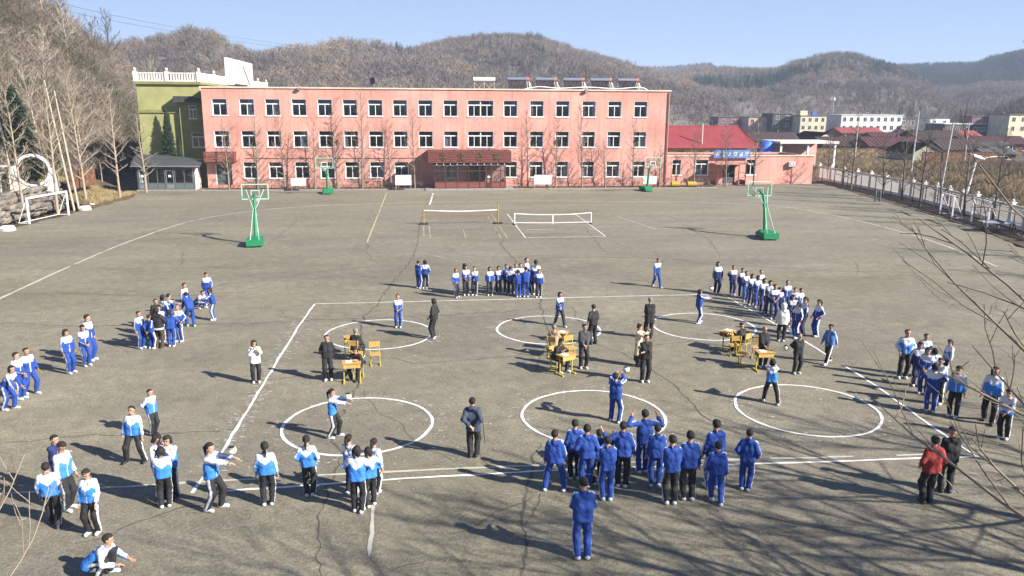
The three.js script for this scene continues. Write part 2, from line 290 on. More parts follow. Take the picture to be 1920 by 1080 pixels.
    if (onArm) {
      const o = p.clone().sub(best[2]).normalize(), outw = o.dot(rt) * best[4].s, tt = (best[3] + best[1]) / 2, up = o.y;
      if (tt > 0.95) return pat === 'vee' ? jcol : C.navy;
      if (pat === 'vee') return outw > -0.1 || up > 0.3 ? (Math.abs(o.dot(fw)) > 0.93 && tt > 0.25 ? jcol : W) : jcol;
      if (pat === 'yoke') return tt < 0.2 || Math.max(outw, up * 0.9) > 0.86 ? W : jcol;
      return Math.max(outw, up * 0.95) > 0.9 ? W : jcol;
    }
    if (y > 0.485) return pat === 'vee' ? C.grey : pat === 'yoke' ? C.navy : jcol;
    if (z > 0 && ax < 0.011) return W;
    if (pat === 'yoke') return y > 0.255 ? W : jcol;
    if (pat === 'vee') return y > 0.215 + ax * 0.75 - (ax > 0.13 ? (ax - 0.13) * 0.4 : 0) ? W : jcol;
    return y > 0.42 && ax > 0.1 && Math.abs(z) < 0.03 ? W : jcol;
  });
  // trousers
  const T = new Field(mn, mx, cJ);
  for (const s of [-1, 1]) T.cap(at(s * 0.055, -0.03, 0), at(s * 0.05, 0.03, 0), 0.104, 0.095, 0.05);
  for (const l of legs) { T.cap(l.h, l.kn, 0.102, 0.08, 0.04); T.cap(l.kn, V(l.an.x, l.an.y - 0.01, l.an.z), 0.082, 0.068, 0.03); }
  if (out === 'coat') T.cap(at(0, -0.3, 0), at(0, -0.62, 0), 0.15, 0.16, 0.05);
  T.cut((x, y, z) => 0.05 - y);
  const tg = wrinkle(T.mesh(), lod ? 0.008 : 0.011, 12, vr * 5.7 + 2), tcol = C[tc];
  G.trousers = paint(tg, p => {
    if (!stripe) return tcol;
    for (const l of legs) { const s1 = seg(p, l.h, l.kn), s2 = seg(p, l.kn, l.an), b = s1[0] < s2[0] ? s1 : s2; if ((p.x - (legs[0].kn.x + legs[1].kn.x) / 2) * l.s < 0 && !P.a) continue; const o = p.clone().sub(b[2]).normalize(); if (o.x * l.s > 0.91) return W; }
    return tcol;
  });
  G.shoes = legs.map(l => {
    const S = new Field([Math.min(l.an.x, l.toe.x) - 0.12, -0.03, Math.min(l.an.z, l.toe.z) - 0.14], [Math.max(l.an.x, l.toe.x) + 0.12, 0.2, Math.max(l.an.z, l.toe.z) + 0.12], [0.017, 0.023, 0.028][lod]);
    const dir = l.toe.clone().sub(l.an).setY(0).normalize(), heel = V(l.an.x, 0.045, l.an.z).addScaledVector(dir, -0.045);
    S.cap(heel, l.toe.clone().setY(0.038), 0.052, 0.048, 0.03); S.cap(V(l.an.x, 0.05, l.an.z), V(l.an.x, 0.09, l.an.z), 0.05, 0.048, 0.03); S.cut((x, y) => Math.max(0.002 - y, y - 0.115));
    const sh = C[sc]; return paint(S.mesh(), p => p.y < 0.022 && sc !== 'white' ? [0.4, 0.4, 0.4] : sh);
  });
  // hair or hat
  if (out !== 'hooded') {
    const Z = new Field([HC.x - 0.2, HC.y - 0.42, HC.z - 0.26], [HC.x + 0.2, HC.y + 0.18, HC.z + 0.2], cH);
    const cap = hairKind === 'cap', thin = hairKind === 'crop' || hairKind === 'grey', e = cap ? 0.014 : thin ? 0.005 : hairKind === 'short' ? 0.008 : 0.012;
    Z.cap(hp(0, 0.018, -0.022), hp(0, 0.034, 0.006), 0.085 + e, 0.080 + e, 0.02);
    if (hairKind === 'bob' || hairKind === 'long') for (const s of [-1, 1]) Z.cap(hp(s * 0.055, 0, -0.03), hp(s * 0.055, hairKind === 'long' ? -0.2 : -0.1, -0.05), 0.055, hairKind === 'long' ? 0.04 : 0.045, 0.03);
    Z.cut((x, y, z) => { const q = V(x, y, z).sub(HC).applyQuaternion(inv); const lowCut = hairKind === 'long' ? -0.3 : hairKind === 'bob' ? -0.12 : cap ? 0.03 : -0.032 + q.z * 0.62; const face = Math.min(0.062 - q.y + (hairKind === 'short' || thin ? 0 : -0.012), q.z - (q.y < 0.0 && (hairKind === 'short' || thin) ? -0.002 : 0.03)); return Math.max(lowCut - q.y, cap ? -9 : face); });
    if (hairKind === 'pony') { const a = hp(0, 0.03, -0.10); Z.cap(a, a.clone().add(V(0, -0.05, -0.04)), 0.026, 0.034, 0.015); Z.cap(a.clone().add(V(0, -0.05, -0.04)), a.clone().add(V(0, -0.26, -0.03)), 0.034, 0.014, 0.02); }
    if (hairKind === 'bun') Z.cap(hp(0, 0.1, -0.06), hp(0, 0.11, -0.07), 0.04, 0.04, 0.02);
    if (cap) Z.cap(hp(-0.03, 0.045, 0.10), hp(0.03, 0.045, 0.10), 0.022, 0.022, 0.02);
    const hc = hairKind === 'grey' ? C.gr : hairKind === 'cap' ? C.ink : C.hair;
    G.hair = paint(wrinkle(Z.mesh(), 0.005, 40, vr), () => hc);
  }
  bodyCache.set(key, G); return G;
}
function person(x, z, h, yaw, pose, out, hair, label, group, vr = 0, y = 0) {
  const D = Math.hypot(x, z), lod = D > 38 ? 2 : D > 27 ? 1 : 0, G = buildBody(pose, out, hair, vr, lod), t = thing('person', label, 'person', [x, y, z], yaw * R, group);
  t.scale.setScalar(h / 1.70);
  part('body', G.body, pm.skin, t); part(out === 'coat' ? 'coat' : 'jacket', G.jacket, pm.cloth, t); part('trousers', G.trousers, pm.cloth, t);
  for (const s of G.shoes) part('shoe', s, pm.shoe, t);
  if (G.hair) part(hair === 'cap' ? 'cap' : 'hair', G.hair, pm.hair, t);
  return t;
}
// ---------- the ground ----------
const rG = rng(11);
const soilTex = tex(512, (u, v) => { const k = 0.62 + 0.3 * tnoise(u, v, 8, 2) + 0.2 * tnoise(u, v, 30, 7) + (rG() - 0.5) * 0.3; return [k, k * 0.93, k * 0.82]; });
const M = {
  asphalt: new THREE.MeshStandardMaterial({ vertexColors: true, roughness: 0.93 }),
  soil: mat(lin(0.19, 0.145, 0.10), 1, { map: rep(soilTex, 0.25) }), field: mat(lin(0.20, 0.155, 0.10), 1, { map: rep(soilTex, 0.12) }),
  chalk: mat(lin(0.66, 0.65, 0.62), 0.95), worn: mat(lin(0.42, 0.39, 0.33), 0.95), wornYellow: mat(lin(0.42, 0.36, 0.21), 0.95), crack: mat(lin(0.08, 0.07, 0.055), 1),
  concrete: mat(lin(0.42, 0.40, 0.36), 0.95, { map: rep(grit, 0.5) }), white: mat(lin(0.78, 0.78, 0.76), 0.6), plaster: mat(lin(0.74, 0.73, 0.69), 0.9, { map: rep(stainTex, 0.2) }),
};
M.asphalt.map = tex(1024, (u, v) => {
  let k = 0.80 + 0.08 * tnoise(u, v, 14, 1) + 0.12 * tnoise(u, v, 62, 2) + 0.17 * tnoise(u, v, 150, 4) + (rG() - 0.5) * 0.20; return [k, k * 0.99, k * 0.965];
});
M.asphalt.map.repeat.set(1 / 6.1, 1 / 6.1);
M.asphalt.bumpMap = tex(512, () => { const k = rG(); return [k, k, k]; }, 1 / 3.3, 1 / 3.3, false); M.asphalt.bumpScale = 0.006;
{ // wide land all round
  const g = new THREE.PlaneGeometry(6000, 6000, 1, 1); g.rotateX(-Math.PI / 2); g.translate(0, -0.35, 0);
  const u = g.attributes.uv; for (let i = 0; i < u.count; i++) u.setXY(i, u.getX(i) * 6000, u.getY(i) * 6000);
  struct('ground', g, M.field);
}
const XL = [[-120, -31], [-93, -31], [-86, -29.3], [-75, -30.2], [-64, -31.6], [-45, -36], [20, -42]], XR = [[-120, 52.6], [-99, 52.4], [-79, 48.4], [-68.5, 47], [-58, 44.6], [-49, 41.6], [-36, 41], [20, 41]];
function piece(t, z) { for (let i = 1; i < t.length; i++) if (z <= t[i][0]) return lerp(t[i - 1][1], t[i][1], clamp((z - t[i - 1][0]) / (t[i][0] - t[i - 1][0]))); return t[t.length - 1][1]; }
{ // old asphalt: one sheet, its patches of tone carried per vertex
  const nz = 170, nx = 110, pos = [], col = [], uv = [], idx = [];
  for (let j = 0; j <= nz; j++) for (let i = 0; i <= nx; i++) {
    const z = lerp(-97.2, 12, j / nz), x = lerp(piece(XL, z), piece(XR, z), i / nx);
    const edge = (i === 0 || i === nx) ? 0.5 * noise(z * 0.6, i) : 0;
    pos.push(x + edge, 0, z); uv.push(x, z);
    let k = 0.278 * (1 + 0.38 * fbm(x * 0.05, z * 0.11, 1, 3) + 0.34 * fbm(x * 0.22, z * 0.6, 5, 3) + 0.12 * noise(x * 1.1, z * 1.4, 3));
    const dust = sstep(0.05, 0.4, fbm(x * 0.035, z * 0.05, 9, 4)) * 0.16; k *= 1 + dust;
    col.push(k * 1.0, k * (0.905 - 0.03 * fbm(x * 0.2, z * 0.2, 4, 2)), k * (0.665 - 0.09 * fbm(x * 0.1, z * 0.1, 8, 2)));
    if (i < nx && j < nz) { const a = j * (nx + 1) + i; idx.push(a, a + nx + 1, a + 1, a + 1, a + nx + 1, a + nx + 2); }
  }
  const g = new THREE.BufferGeometry(); g.setAttribute('position', new THREE.Float32BufferAttribute(pos, 3)); g.setAttribute('uv', new THREE.Float32BufferAttribute(uv, 2)); g.setAttribute('color', new THREE.Float32BufferAttribute(col, 3)); g.setIndex(idx); g.computeVertexNormals();
  struct('playground', g, M.asphalt);
}
// a ribbon along a path on the ground; width may waver and break off
function ribbon(pts, w, y, o = {}) {
  const r = rng(o.seed ?? 3), c = o.curve ? new THREE.CatmullRomCurve3(pts.map(p => V(p[0], 0, p[1])), !!o.closed).getPoints(o.n ?? 120).map(p => [p.x, p.z]) : null, src = c || pts, P = [];
  for (let i = 0; i + 1 < src.length; i++) { const [a, b] = [src[i], src[i + 1]], L = Math.hypot(b[0] - a[0], b[1] - a[1]), n = Math.max(1, Math.round(L / (o.step ?? 0.5))); for (let k = 0; k < n; k++) P.push([lerp(a[0], b[0], k / n), lerp(a[1], b[1], k / n)]); }
  P.push(src[src.length - 1]);
  const pos = [], idx = [], uv = []; let run = false;
  for (let i = 0; i < P.length; i++) {
    const a = P[Math.max(0, i - 1)], b = P[Math.min(P.length - 1, i + 1)], dx = b[0] - a[0], dz = b[1] - a[1], L = Math.hypot(dx, dz) || 1, nx = -dz / L, nz = dx / L;
    const off = (o.jit ?? 0) * (noise(i * 0.31, (o.seed ?? 0) * 7.7) * 1.6 + (r() - 0.5) * 0.9), ww = w * (1 + (o.wav ?? 0.25) * (r() - 0.5) * 2) * (o.taper ? Math.sin(Math.PI * clamp((i + 0.6) / P.length)) ** 0.3 : 1) / 2;
    const wearN = o.gap ? clamp((o.gap + 0.12 - noise(i * 0.21, (o.seed ?? 0) * 3.3, 5) - 0.35 * noise(i * 0.9, (o.seed ?? 0) * 1.7, 2)) / 0.22) : 1, gap = wearN < 0.04;
    const x = P[i][0] + nx * off, z = P[i][1] + nz * off, n = pos.length / 3;
    pos.push(x + nx * ww * wearN, y, z + nz * ww * wearN, x - nx * ww * wearN, y, z - nz * ww * wearN); uv.push(0, i, 1, i);
        if (i && run && !gap) idx.push(n - 2, n, n - 1, n, n + 1, n - 1);
    run = !gap;
  }
  const g = new THREE.BufferGeometry(); g.setAttribute('position', new THREE.Float32BufferAttribute(pos, 3)); g.setAttribute('uv', new THREE.Float32BufferAttribute(uv, 2)); g.setIndex(idx); g.computeVertexNormals();
  const nn = g.attributes.normal; for (let i = 0; i < nn.count; i++) nn.setXYZ(i, 0, 1, 0); return g;
}
const CRACKS = [[[1.35,-89.03],[0.56,-74.98],[0.07,-63.81],[-0.08,-55.45],[-0.46,-49.53],[-1.43,-43.78],[-1.79,-40.81],[-2.10,-38.09],[-2.55,-36.10],[-2.56,-33.42],[-2.50,-29.96],[-2.15,-27.20],[-2.29,-25.61],[-2.61,-23.41],[-2.62,-21.89],[-2.27,-21.05],[-2.33,-19.42],[-2.48,-17.76],[-2.41,-16.54],[-2.16,-15.05]],
  [[-21.22,-42.13],[-17.58,-42.03],[-13.05,-40.90],[-11.07,-41.07],[-11.05,-42.28],[-10.55,-43.65],[-7.87,-44.50],[-6.73,-46.00],[-4.59,-47.04],[-2.12,-47.96],[-0.51,-47.81]],
  [[-3.80,-57.12],[-3.47,-54.65],[-3.56,-53.21],[-3.00,-51.21],[-3.13,-49.94],[-1.83,-48.78]],
  [[6.03,-63.63],[6.01,-60.28],[6.30,-57.71],[5.66,-54.53],[5.91,-50.82],[6.12,-47.23],[6.20,-43.80],[6.24,-40.06],[5.65,-35.51],[5.53,-32.63],[4.84,-29.78],[4.02,-27.27]],
  [[13.33,-62.77],[12.70,-55.06],[12.36,-52.26],[12.42,-49.88]],
  [[5.79,-48.63],[9.39,-49.77],[13.49,-49.23],[16.08,-49.00],[17.58,-46.73],[20.56,-45.62],[24.50,-43.97],[30.55,-42.80],[34.78,-41.22]],
  [[-18.52,-36.43],[-14.78,-35.45],[-10.74,-35.41],[-7.26,-35.17],[-3.57,-35.63],[0.30,-35.83],[4.34,-36.34],[7.80,-36.84]],
  [[-24.46,-48.96],[-19.30,-48.66],[-14.33,-48.22],[-10.05,-48.33]],
  [[-1.84,-29.89],[-0.91,-29.53],[-0.30,-28.82],[1.01,-28.95],[2.87,-29.16],[4.63,-29.80]],
  [[7.38,-36.88],[7.34,-35.85],[7.05,-34.90],[7.20,-33.95],[7.13,-32.64],[6.47,-31.48]],
  [[7.09,-30.65],[7.80,-29.49],[8.28,-28.09],[8.75,-25.65],[8.80,-23.59],[8.84,-22.23],[9.98,-21.27],[10.73,-20.05]],
  [[3.33,-21.19],[2.98,-19.81],[2.55,-18.31],[2.25,-17.00],[2.23,-16.04],[1.98,-14.60]],
  [[2.90,-18.13],[2.77,-17.46],[2.39,-16.61]],
  [[27.42,-46.74],[26.37,-44.28],[25.40,-42.81]],
  [[31.62,-48.23],[28.53,-41.78],[26.41,-36.75],[26.04,-34.58],[27.70,-32.44]],
  [[-12.05,-22.80],[-9.97,-23.04],[-7.25,-22.99],[-5.15,-23.17]],
  [[-7.69,-16.89],[-7.04,-17.27],[-6.23,-18.03],[-5.58,-18.35],[-4.65,-18.65]],
  [[-10.45,-55.88],[-10.13,-63.19],[-10.15,-69.24],[-6.86,-72.47]],
  [[-15.68,-54.24],[-14.47,-50.40],[-14.31,-48.70]],
  [[-5.97,-27.42],[-4.37,-27.77],[-2.94,-28.58]],
  [[19.29,-29.84],[21.29,-29.26],[24.46,-28.42]],
  [[8.41,-30.15],[11.26,-30.62],[13.46,-29.29]],
  [[-20.98,-57.86],[-19.54,-66.81],[-17.23,-73.23]],
  [[13.34,-56.17],[16.41,-57.13],[20.44,-58.07],[24.54,-57.74]],
  [[21.82,-62.10],[21.18,-55.53],[19.59,-49.26]],
  [[0.53,-16.45],[1.28,-16.73],[1.71,-17.31],[2.72,-18.01]]];
CRACKS.forEach((c, i) => { const main = [0, 1, 3, 5, 6, 11].includes(i); struct('pavement_crack', ribbon(c, main ? 0.075 : 0.05, 0.005, { seed: i + 2, jit: 0.10, wav: 0.55, step: 0.22, taper: true }), M.crack); });
{ // hair cracks branching over the rest of the slab
  const r = rng(77), gs = [];
  for (let k = 0; k < 70; k++) {
    let x = lerp(-28, 40, r()), z = -14 - 78 * r() ** 0.8, a = r() * 6.3; const p = [[x, z]], n = 3 + r() * 6 | 0;
    for (let i = 0; i < n; i++) { a += (r() - 0.5) * 1.3; const L = 0.5 + r() * 1.3; x += Math.cos(a) * L; z += Math.sin(a) * L * 1.2; p.push([x, z]); }
    gs.push(ribbon(p, 0.025, 0.0045, { seed: k + 50, jit: 0.06, wav: 0.5, step: 0.2, taper: true }));
  }
  const o = struct('hair_cracks', gs, M.crack); o.userData.kind = 'structure';
}
// court markings in chalk, six rings, and worn older paint
const mk = (pts, w, m, o) => struct('painted_line', ribbon(pts, w, 0.009, { wav: 0.3, jit: 0.02, step: 0.3, ...o }), m);
mk([[-5.12, -38.59], [-5.32, -34.54], [-5.42, -29.46], [-5.51, -25.06], [-5.6, -21.57], [-5.74, -19.05]], 0.085, M.chalk, { seed: 1 });
mk([[-5.10, -38.60], [-0.72, -38.61], [4.62, -38.67], [9.86, -38.76], [15.6, -38.75]], 0.075, M.chalk, { seed: 2 });
mk([[15.66, -38.7], [15.85, -33], [15.91, -30.0], [15.9, -27.9], [15.85, -24.9], [15.5, -21.1], [15.4, -19.0]], 0.085, M.chalk, { seed: 3, gap: 0.42 });
mk([[-5.26, -19.06], [-3.17, -19.15], [-0.47, -19.30], [3.07, -19.38], [7.30, -19.27], [11.20, -19.11], [15.46, -18.96]], 0.08, M.chalk, { seed: 4 });
mk([[-12, -19.56], [-9.23, -19.53], [-6.06, -19.66], [-1.32, -19.75], [2.96, -19.71], [6.65, -19.59], [11.32, -19.36], [14.43, -19.24]], 0.10, M.worn, { seed: 5, gap: 0.25 });
mk([[-1.33, -19.94], [-1.20, -16.64], [-1.18, -13.5]], 0.08, M.worn, { seed: 6, gap: 0.12 });
mk([[-20.6, -30], [-20.76, -41.16], [-20.73, -49.27], [-20.26, -58.94], [-18.49, -69.22], [-15.50, -73.83], [-11.30, -77.44], [-4.38, -79.51], [1.41, -80.46], [10.68, -80.76], [19.92, -79.66], [28.99, -78.12], [35.33, -74.58], [37.70, -64.95], [37.49, -54.18], [35.47, -44.30]], 0.16, M.worn, { seed: 7, curve: true, n: 200, gap: 0.45 });
mk([[-3.42, -89.3], [-3.64, -56.4]], 0.10, M.wornYellow, { seed: 8, gap: 0.4 }); mk([[1.69, -88.4], [1.16, -78.3]], 0.14, M.chalk, { seed: 9, gap: 0.3 });
for (const [a, b] of [[[0.45, -71.5], [0.38, -57.8]], [[6.55, -71.5], [6.5, -57.8]], [[0.9, -71.5], [0.85, -57.8]], [[6.1, -71.5], [6.05, -57.8]], [[3.5, -62.7], [3.45, -58]], [[0.4, -62.7], [6.5, -62.7]], [[0.4, -58], [6.5, -58]]]) mk([a, b], 0.06, M.wornYellow, { seed: a[0] * 7 + a[1], gap: 0.22 });
for (const [a, b] of [[[8.0, -71], [7.84, -57.6]], [[7.84, -57.65], [13.95, -57.75]], [[14.1, -71], [13.95, -57.8]], [[8, -61.5], [14, -61.6]]]) mk([a, b], 0.075, M.chalk, { seed: a[0] * 5 - a[1], gap: a[1] === -61.5 ? 0.1 : 0.5 });
mk([[-0.9, -51.4], [0.16, -52.1], [2.9, -48.3]], 0.07, M.worn, { seed: 12, gap: 0.2 }); mk([[17.2, -70.7], [18.8, -60.9]], 0.09, M.worn, { seed: 13, gap: 0.15 });
const RING = [[-1.75, -33.0], [5.55, -33.0], [12.5, -32.85], [-1.95, -23.1], [5.35, -23.05], [12.35, -22.9]];
RING.forEach(([x, z], k) => { const p = []; for (let i = 0; i <= 72; i++) { const a = i / 72 * Math.PI * 2, q = 2.24 * (1 + 0.015 * noise(Math.cos(a) * 1.5, Math.sin(a) * 1.5, k * 3)); p.push([x + Math.cos(a) * q, z + Math.sin(a) * q]); } struct('chalk_ring', ribbon(p, 0.095, 0.0135, { seed: 30 + k, wav: 0.22, jit: 0.012, step: 0.15 }), M.chalk); });
{ // chalk dust and flakes scattered round the lines
  const r = rng(91), pos = [], idx = [];
  const fleck = (x, z, L, w, a) => { const n = pos.length / 3, c = Math.cos(a), s = Math.sin(a), k = 5; pos.push(x, 0.0065, z); for (let i = 0; i < k; i++) { const t = i / k * 6.283, q = 0.55 + 0.6 * r(), u = Math.cos(t) * L * q, v = Math.sin(t) * w * q; pos.push(x + u * c - v * s, 0.0065, z + u * s + v * c); idx.push(n, n + 1 + (i + 1) % k, n + 1 + i); } };
  for (let i = 0; i < 900; i++) { const [cx, cz] = RING[r() * 6 | 0], a = r() * 6.3, q = 2.3 + (r() - 0.4) * (r() < 0.3 ? 3.2 : 0.7); fleck(cx + Math.cos(a) * q, cz + Math.sin(a) * q, 0.02 + r() * r() * 0.12, 0.01 + r() * 0.025, (r() - 0.5) * 1.2); }
  for (let i = 0; i < 700; i++) fleck(lerp(-26, 38, r()), -14 - 45 * r(), 0.012 + r() * r() * 0.07, 0.008 + r() * 0.02, r() * 3);
  for (let i = 0; i < 260; i++) { const t = r(); fleck(-5.2 - t * 0.5 + (r() - 0.5) * 0.9, lerp(-37, -20, t), 0.03 + r() * 0.12, 0.01 + r() * 0.02, (r() - 0.5) * 0.5); }
  const g = new THREE.BufferGeometry(); g.setAttribute('position', new THREE.Float32BufferAttribute(pos, 3)); g.setIndex(idx); g.computeVertexNormals();
  tag(struct('chalk_flecks', g, mat(lin(0.47, 0.455, 0.42), 1)), 'pale chalk flecks and grit scattered over the asphalt', null, null, 'stuff'); scene.children[scene.children.length - 1].userData.category = 'chalk flecks';
}
{ // planting bed in front of the dormitory, with kerb
  struct('planting_bed', [bx(-24, -0.2, -95.2, 1.2, 0.08, -92.9), bx(10.9, -0.2, -95.2, 36, 0.08, -92.6)], M.soil);
  for (const [a, b, z] of [[-24, 1.2, -92.9], [10.9, 36, -92.6]]) { const k = struct('kerb', bx(a, -0.2, z, a + 0.01, 0.1, z + 0.12), M.concrete); k.visible = true; for (let x = a; x < b - 0.2; x += 1.0) struct('kerb_stone', bx(x + 0.012, -0.2, z, x + 0.99, 0.125 + 0.012 * noise(x, 3), z + 0.13), M.concrete, k); }
  struct('porch_step', [bx(0.9, -0.2, -96, 11.2, 0.14, -91.6)], M.concrete);
  struct('roadside_strip', prism([[52.7, -101], [48.5, -79], [47.1, -68.5], [44.8, -58], [41.8, -49], [41.2, -36], [41.2, -20], [56, -20], [55, -60], [60, -101]], -0.3, 0.012), M.soil);
}
// ---------- buildings ----------
const pinkTex = rep(tex(1024, (u, v) => { const st = tnoise(u, v * 0.06, 46, 3), k = 0.93 + 0.10 * tnoise(u, v, 7, 1) + 0.07 * Math.min(0, st) * 2 + 0.05 * tnoise(u, v, 40, 4) + (rT() - 0.5) * 0.05, w = 0.05 * tnoise(u, v, 4, 8); return [k, k * (0.985 + w), k * (0.97 + w * 1.3)]; }), 0.061);
Object.assign(M, {
  pink: mat(lin(0.68, 0.345, 0.29), 0.92, { map: pinkTex, bumpMap: rep(grit, 1.5), bumpScale: 0.004 }), pinkLow: mat(lin(0.60, 0.27, 0.22), 0.92, { map: pinkTex }), coping: mat(lin(0.72, 0.62, 0.50), 0.8, { map: rep(stainTex, 0.3) }),
  frame: mat(lin(0.76, 0.76, 0.76), 0.45), sill: mat(lin(0.70, 0.68, 0.65), 0.8), glass: new THREE.MeshPhysicalMaterial({ color: lin(0.86, 0.90, 0.92), roughness: 0.03, transmission: 1, thickness: 0, ior: 1.5 }),
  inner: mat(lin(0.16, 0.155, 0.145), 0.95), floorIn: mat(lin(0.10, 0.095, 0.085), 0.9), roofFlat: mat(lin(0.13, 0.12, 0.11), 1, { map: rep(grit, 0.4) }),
  maroon: mat(lin(0.21, 0.068, 0.052), 0.55, { map: rep(stainTex, 0.5) }), maroonD: mat(lin(0.085, 0.02, 0.018), 0.5), green: mat(lin(0.35, 0.36, 0.155), 0.92, { map: rep(stainTex, 0.15) }), greenD: mat(lin(0.24, 0.245, 0.10), 0.92, { map: rep(stainTex, 0.2) }), yellowWall: mat(lin(0.62, 0.60, 0.22), 0.9, { map: rep(stainTex, 0.2) }),
  tileDark: mat(lin(0.07, 0.072, 0.075), 0.8, { map: rep(grit, 0.7) }), steelGrey: mat(lin(0.09, 0.10, 0.105), 0.5), redRoof: mat(lin(0.27, 0.045, 0.05), 0.6, { map: rep(stainTex, 0.25) }), gold: mat(lin(0.14, 0.085, 0.04), 0.45, { metalness: 0.3 }),
  blueSign: mat(lin(0.09, 0.22, 0.62), 0.6, { map: rep(stainTex, 0.6) }), signText: mat(lin(0.62, 0.60, 0.36), 0.6), metal: mat(lin(0.55, 0.56, 0.58), 0.35, { metalness: 0.8 }), tank: mat(lin(0.22, 0.25, 0.30), 0.35, { metalness: 0.4 }), redCap: mat(lin(0.55, 0.14, 0.11), 0.6), tubeDark: mat(lin(0.035, 0.016, 0.02), 0.2), black: mat(lin(0.02, 0.02, 0.022), 0.6),
});
const curtains = [lin(0.16, 0.18, 0.24), lin(0.10, 0.12, 0.18), lin(0.20, 0.16, 0.15), lin(0.30, 0.30, 0.30)].map(c => mat(c, 0.95, { side: THREE.DoubleSide }));
const rB = rng(42), winCache = new Map();
// window: lining and sash bars; children pane, sill, curtain. Origin at the bottom centre of the opening, outer wall face at z = 0
function windowPart(parent, cx, y0, z, w, h, o = {}) {
  const key = w + '|' + h + '|' + (o.kind ?? ''), wide = o.kind === 'wide', T = o.depth ?? 0.3, m = o.mat || M.frame;
  if (!winCache.has(key)) {
    const a = w / 2 - 0.004, t = 0.055, zf = -T + 0.08, tr = h * 0.70, g = [bx(-a, 0, -T, -a + 0.035, h - 0.004, -0.012), bx(a - 0.035, 0, -T, a, h - 0.004, -0.012), bx(-a + 0.036, h - 0.035, -T, a - 0.036, h - 0.004, -0.012), bx(-a + 0.036, 0, -T, a - 0.036, 0.035, -0.012)];
    g.push(bx(-a + 0.036, tr - 0.05, zf - 0.03, a - 0.036, tr + 0.06, zf + 0.035)); // transom bar
    const mull = wide ? [-w / 4, 0, w / 4] : [0];
    for (const x of mull) g.push(bx(x - (x === 0 && wide ? 0.06 : 0.033), 0.036, zf - 0.028, x + (x === 0 && wide ? 0.06 : 0.033), tr - 0.051, zf + 0.033)); if (wide) g.push(bx(-0.06, tr + 0.061, zf - 0.028, 0.06, h - 0.036, zf + 0.033));
    for (const x of [-a + 0.036, a - 0.036 - t]) g.push(bx(x, 0.036, zf - 0.027, x + t, tr - 0.051, zf + 0.032));
    const xs = [-a + 0.04, ...mull, a - 0.04], panes = []; for (let i = 0; i + 1 < xs.length; i++) panes.push(bx(xs[i] + 0.03, 0.04, zf - 0.004, xs[i + 1] - 0.03, tr - 0.045, zf + 0.002));
    panes.push(bx(-a + 0.04, tr + 0.055, zf - 0.004, wide ? -0.058 : a - 0.04, h - 0.038, zf + 0.002)); if (wide) panes.push(bx(0.058, tr + 0.055, zf - 0.004, a - 0.04, h - 0.038, zf + 0.002));
    winCache.set(key, { frame: fin(g), panes, sill: bx(-w / 2 - 0.06, -0.11, -0.1, w / 2 + 0.06, -0.003, 0.075) });
  }
  const c = winCache.get(key), f = part('window', c.frame, m, parent); f.position.set(cx, y0, z);
  for (const p of c.panes) { const q = part('pane', p, M.glass, f); q.rotation.y = (rB() - 0.5) * 0.01; }
  if (o.sill !== false) part('sill', c.sill, M.sill, f);
  if (rB() < (o.curtain ?? 0.5)) {
    const s = rB() < 0.5 ? -1 : 1, cw = w * (0.18 + rB() * 0.3), n = 10, pts = []; for (let i = 0; i <= n; i++) pts.push([s * (w / 2 - 0.06) - s * cw * i / n, -T - 0.12 + (i % 2) * 0.05]);
    const g = new THREE.BufferGeometry(), pos = [], idx = []; pts.forEach(([x, zz], i) => { pos.push(x, 0.02, zz, x, h - 0.05, zz); if (i) { const k = i * 2; idx.push(k - 2, k, k - 1, k - 1, k, k + 1); } }); g.setAttribute('position', new THREE.Float32BufferAttribute(pos, 3)); g.setIndex(idx); g.computeVertexNormals(); g.setAttribute('uv', new THREE.Float32BufferAttribute(new Float32Array(pos.length / 3 * 2), 2));
    part('curtain', g, curtains[rB() * 4 | 0], f);
  }
  return f;
}
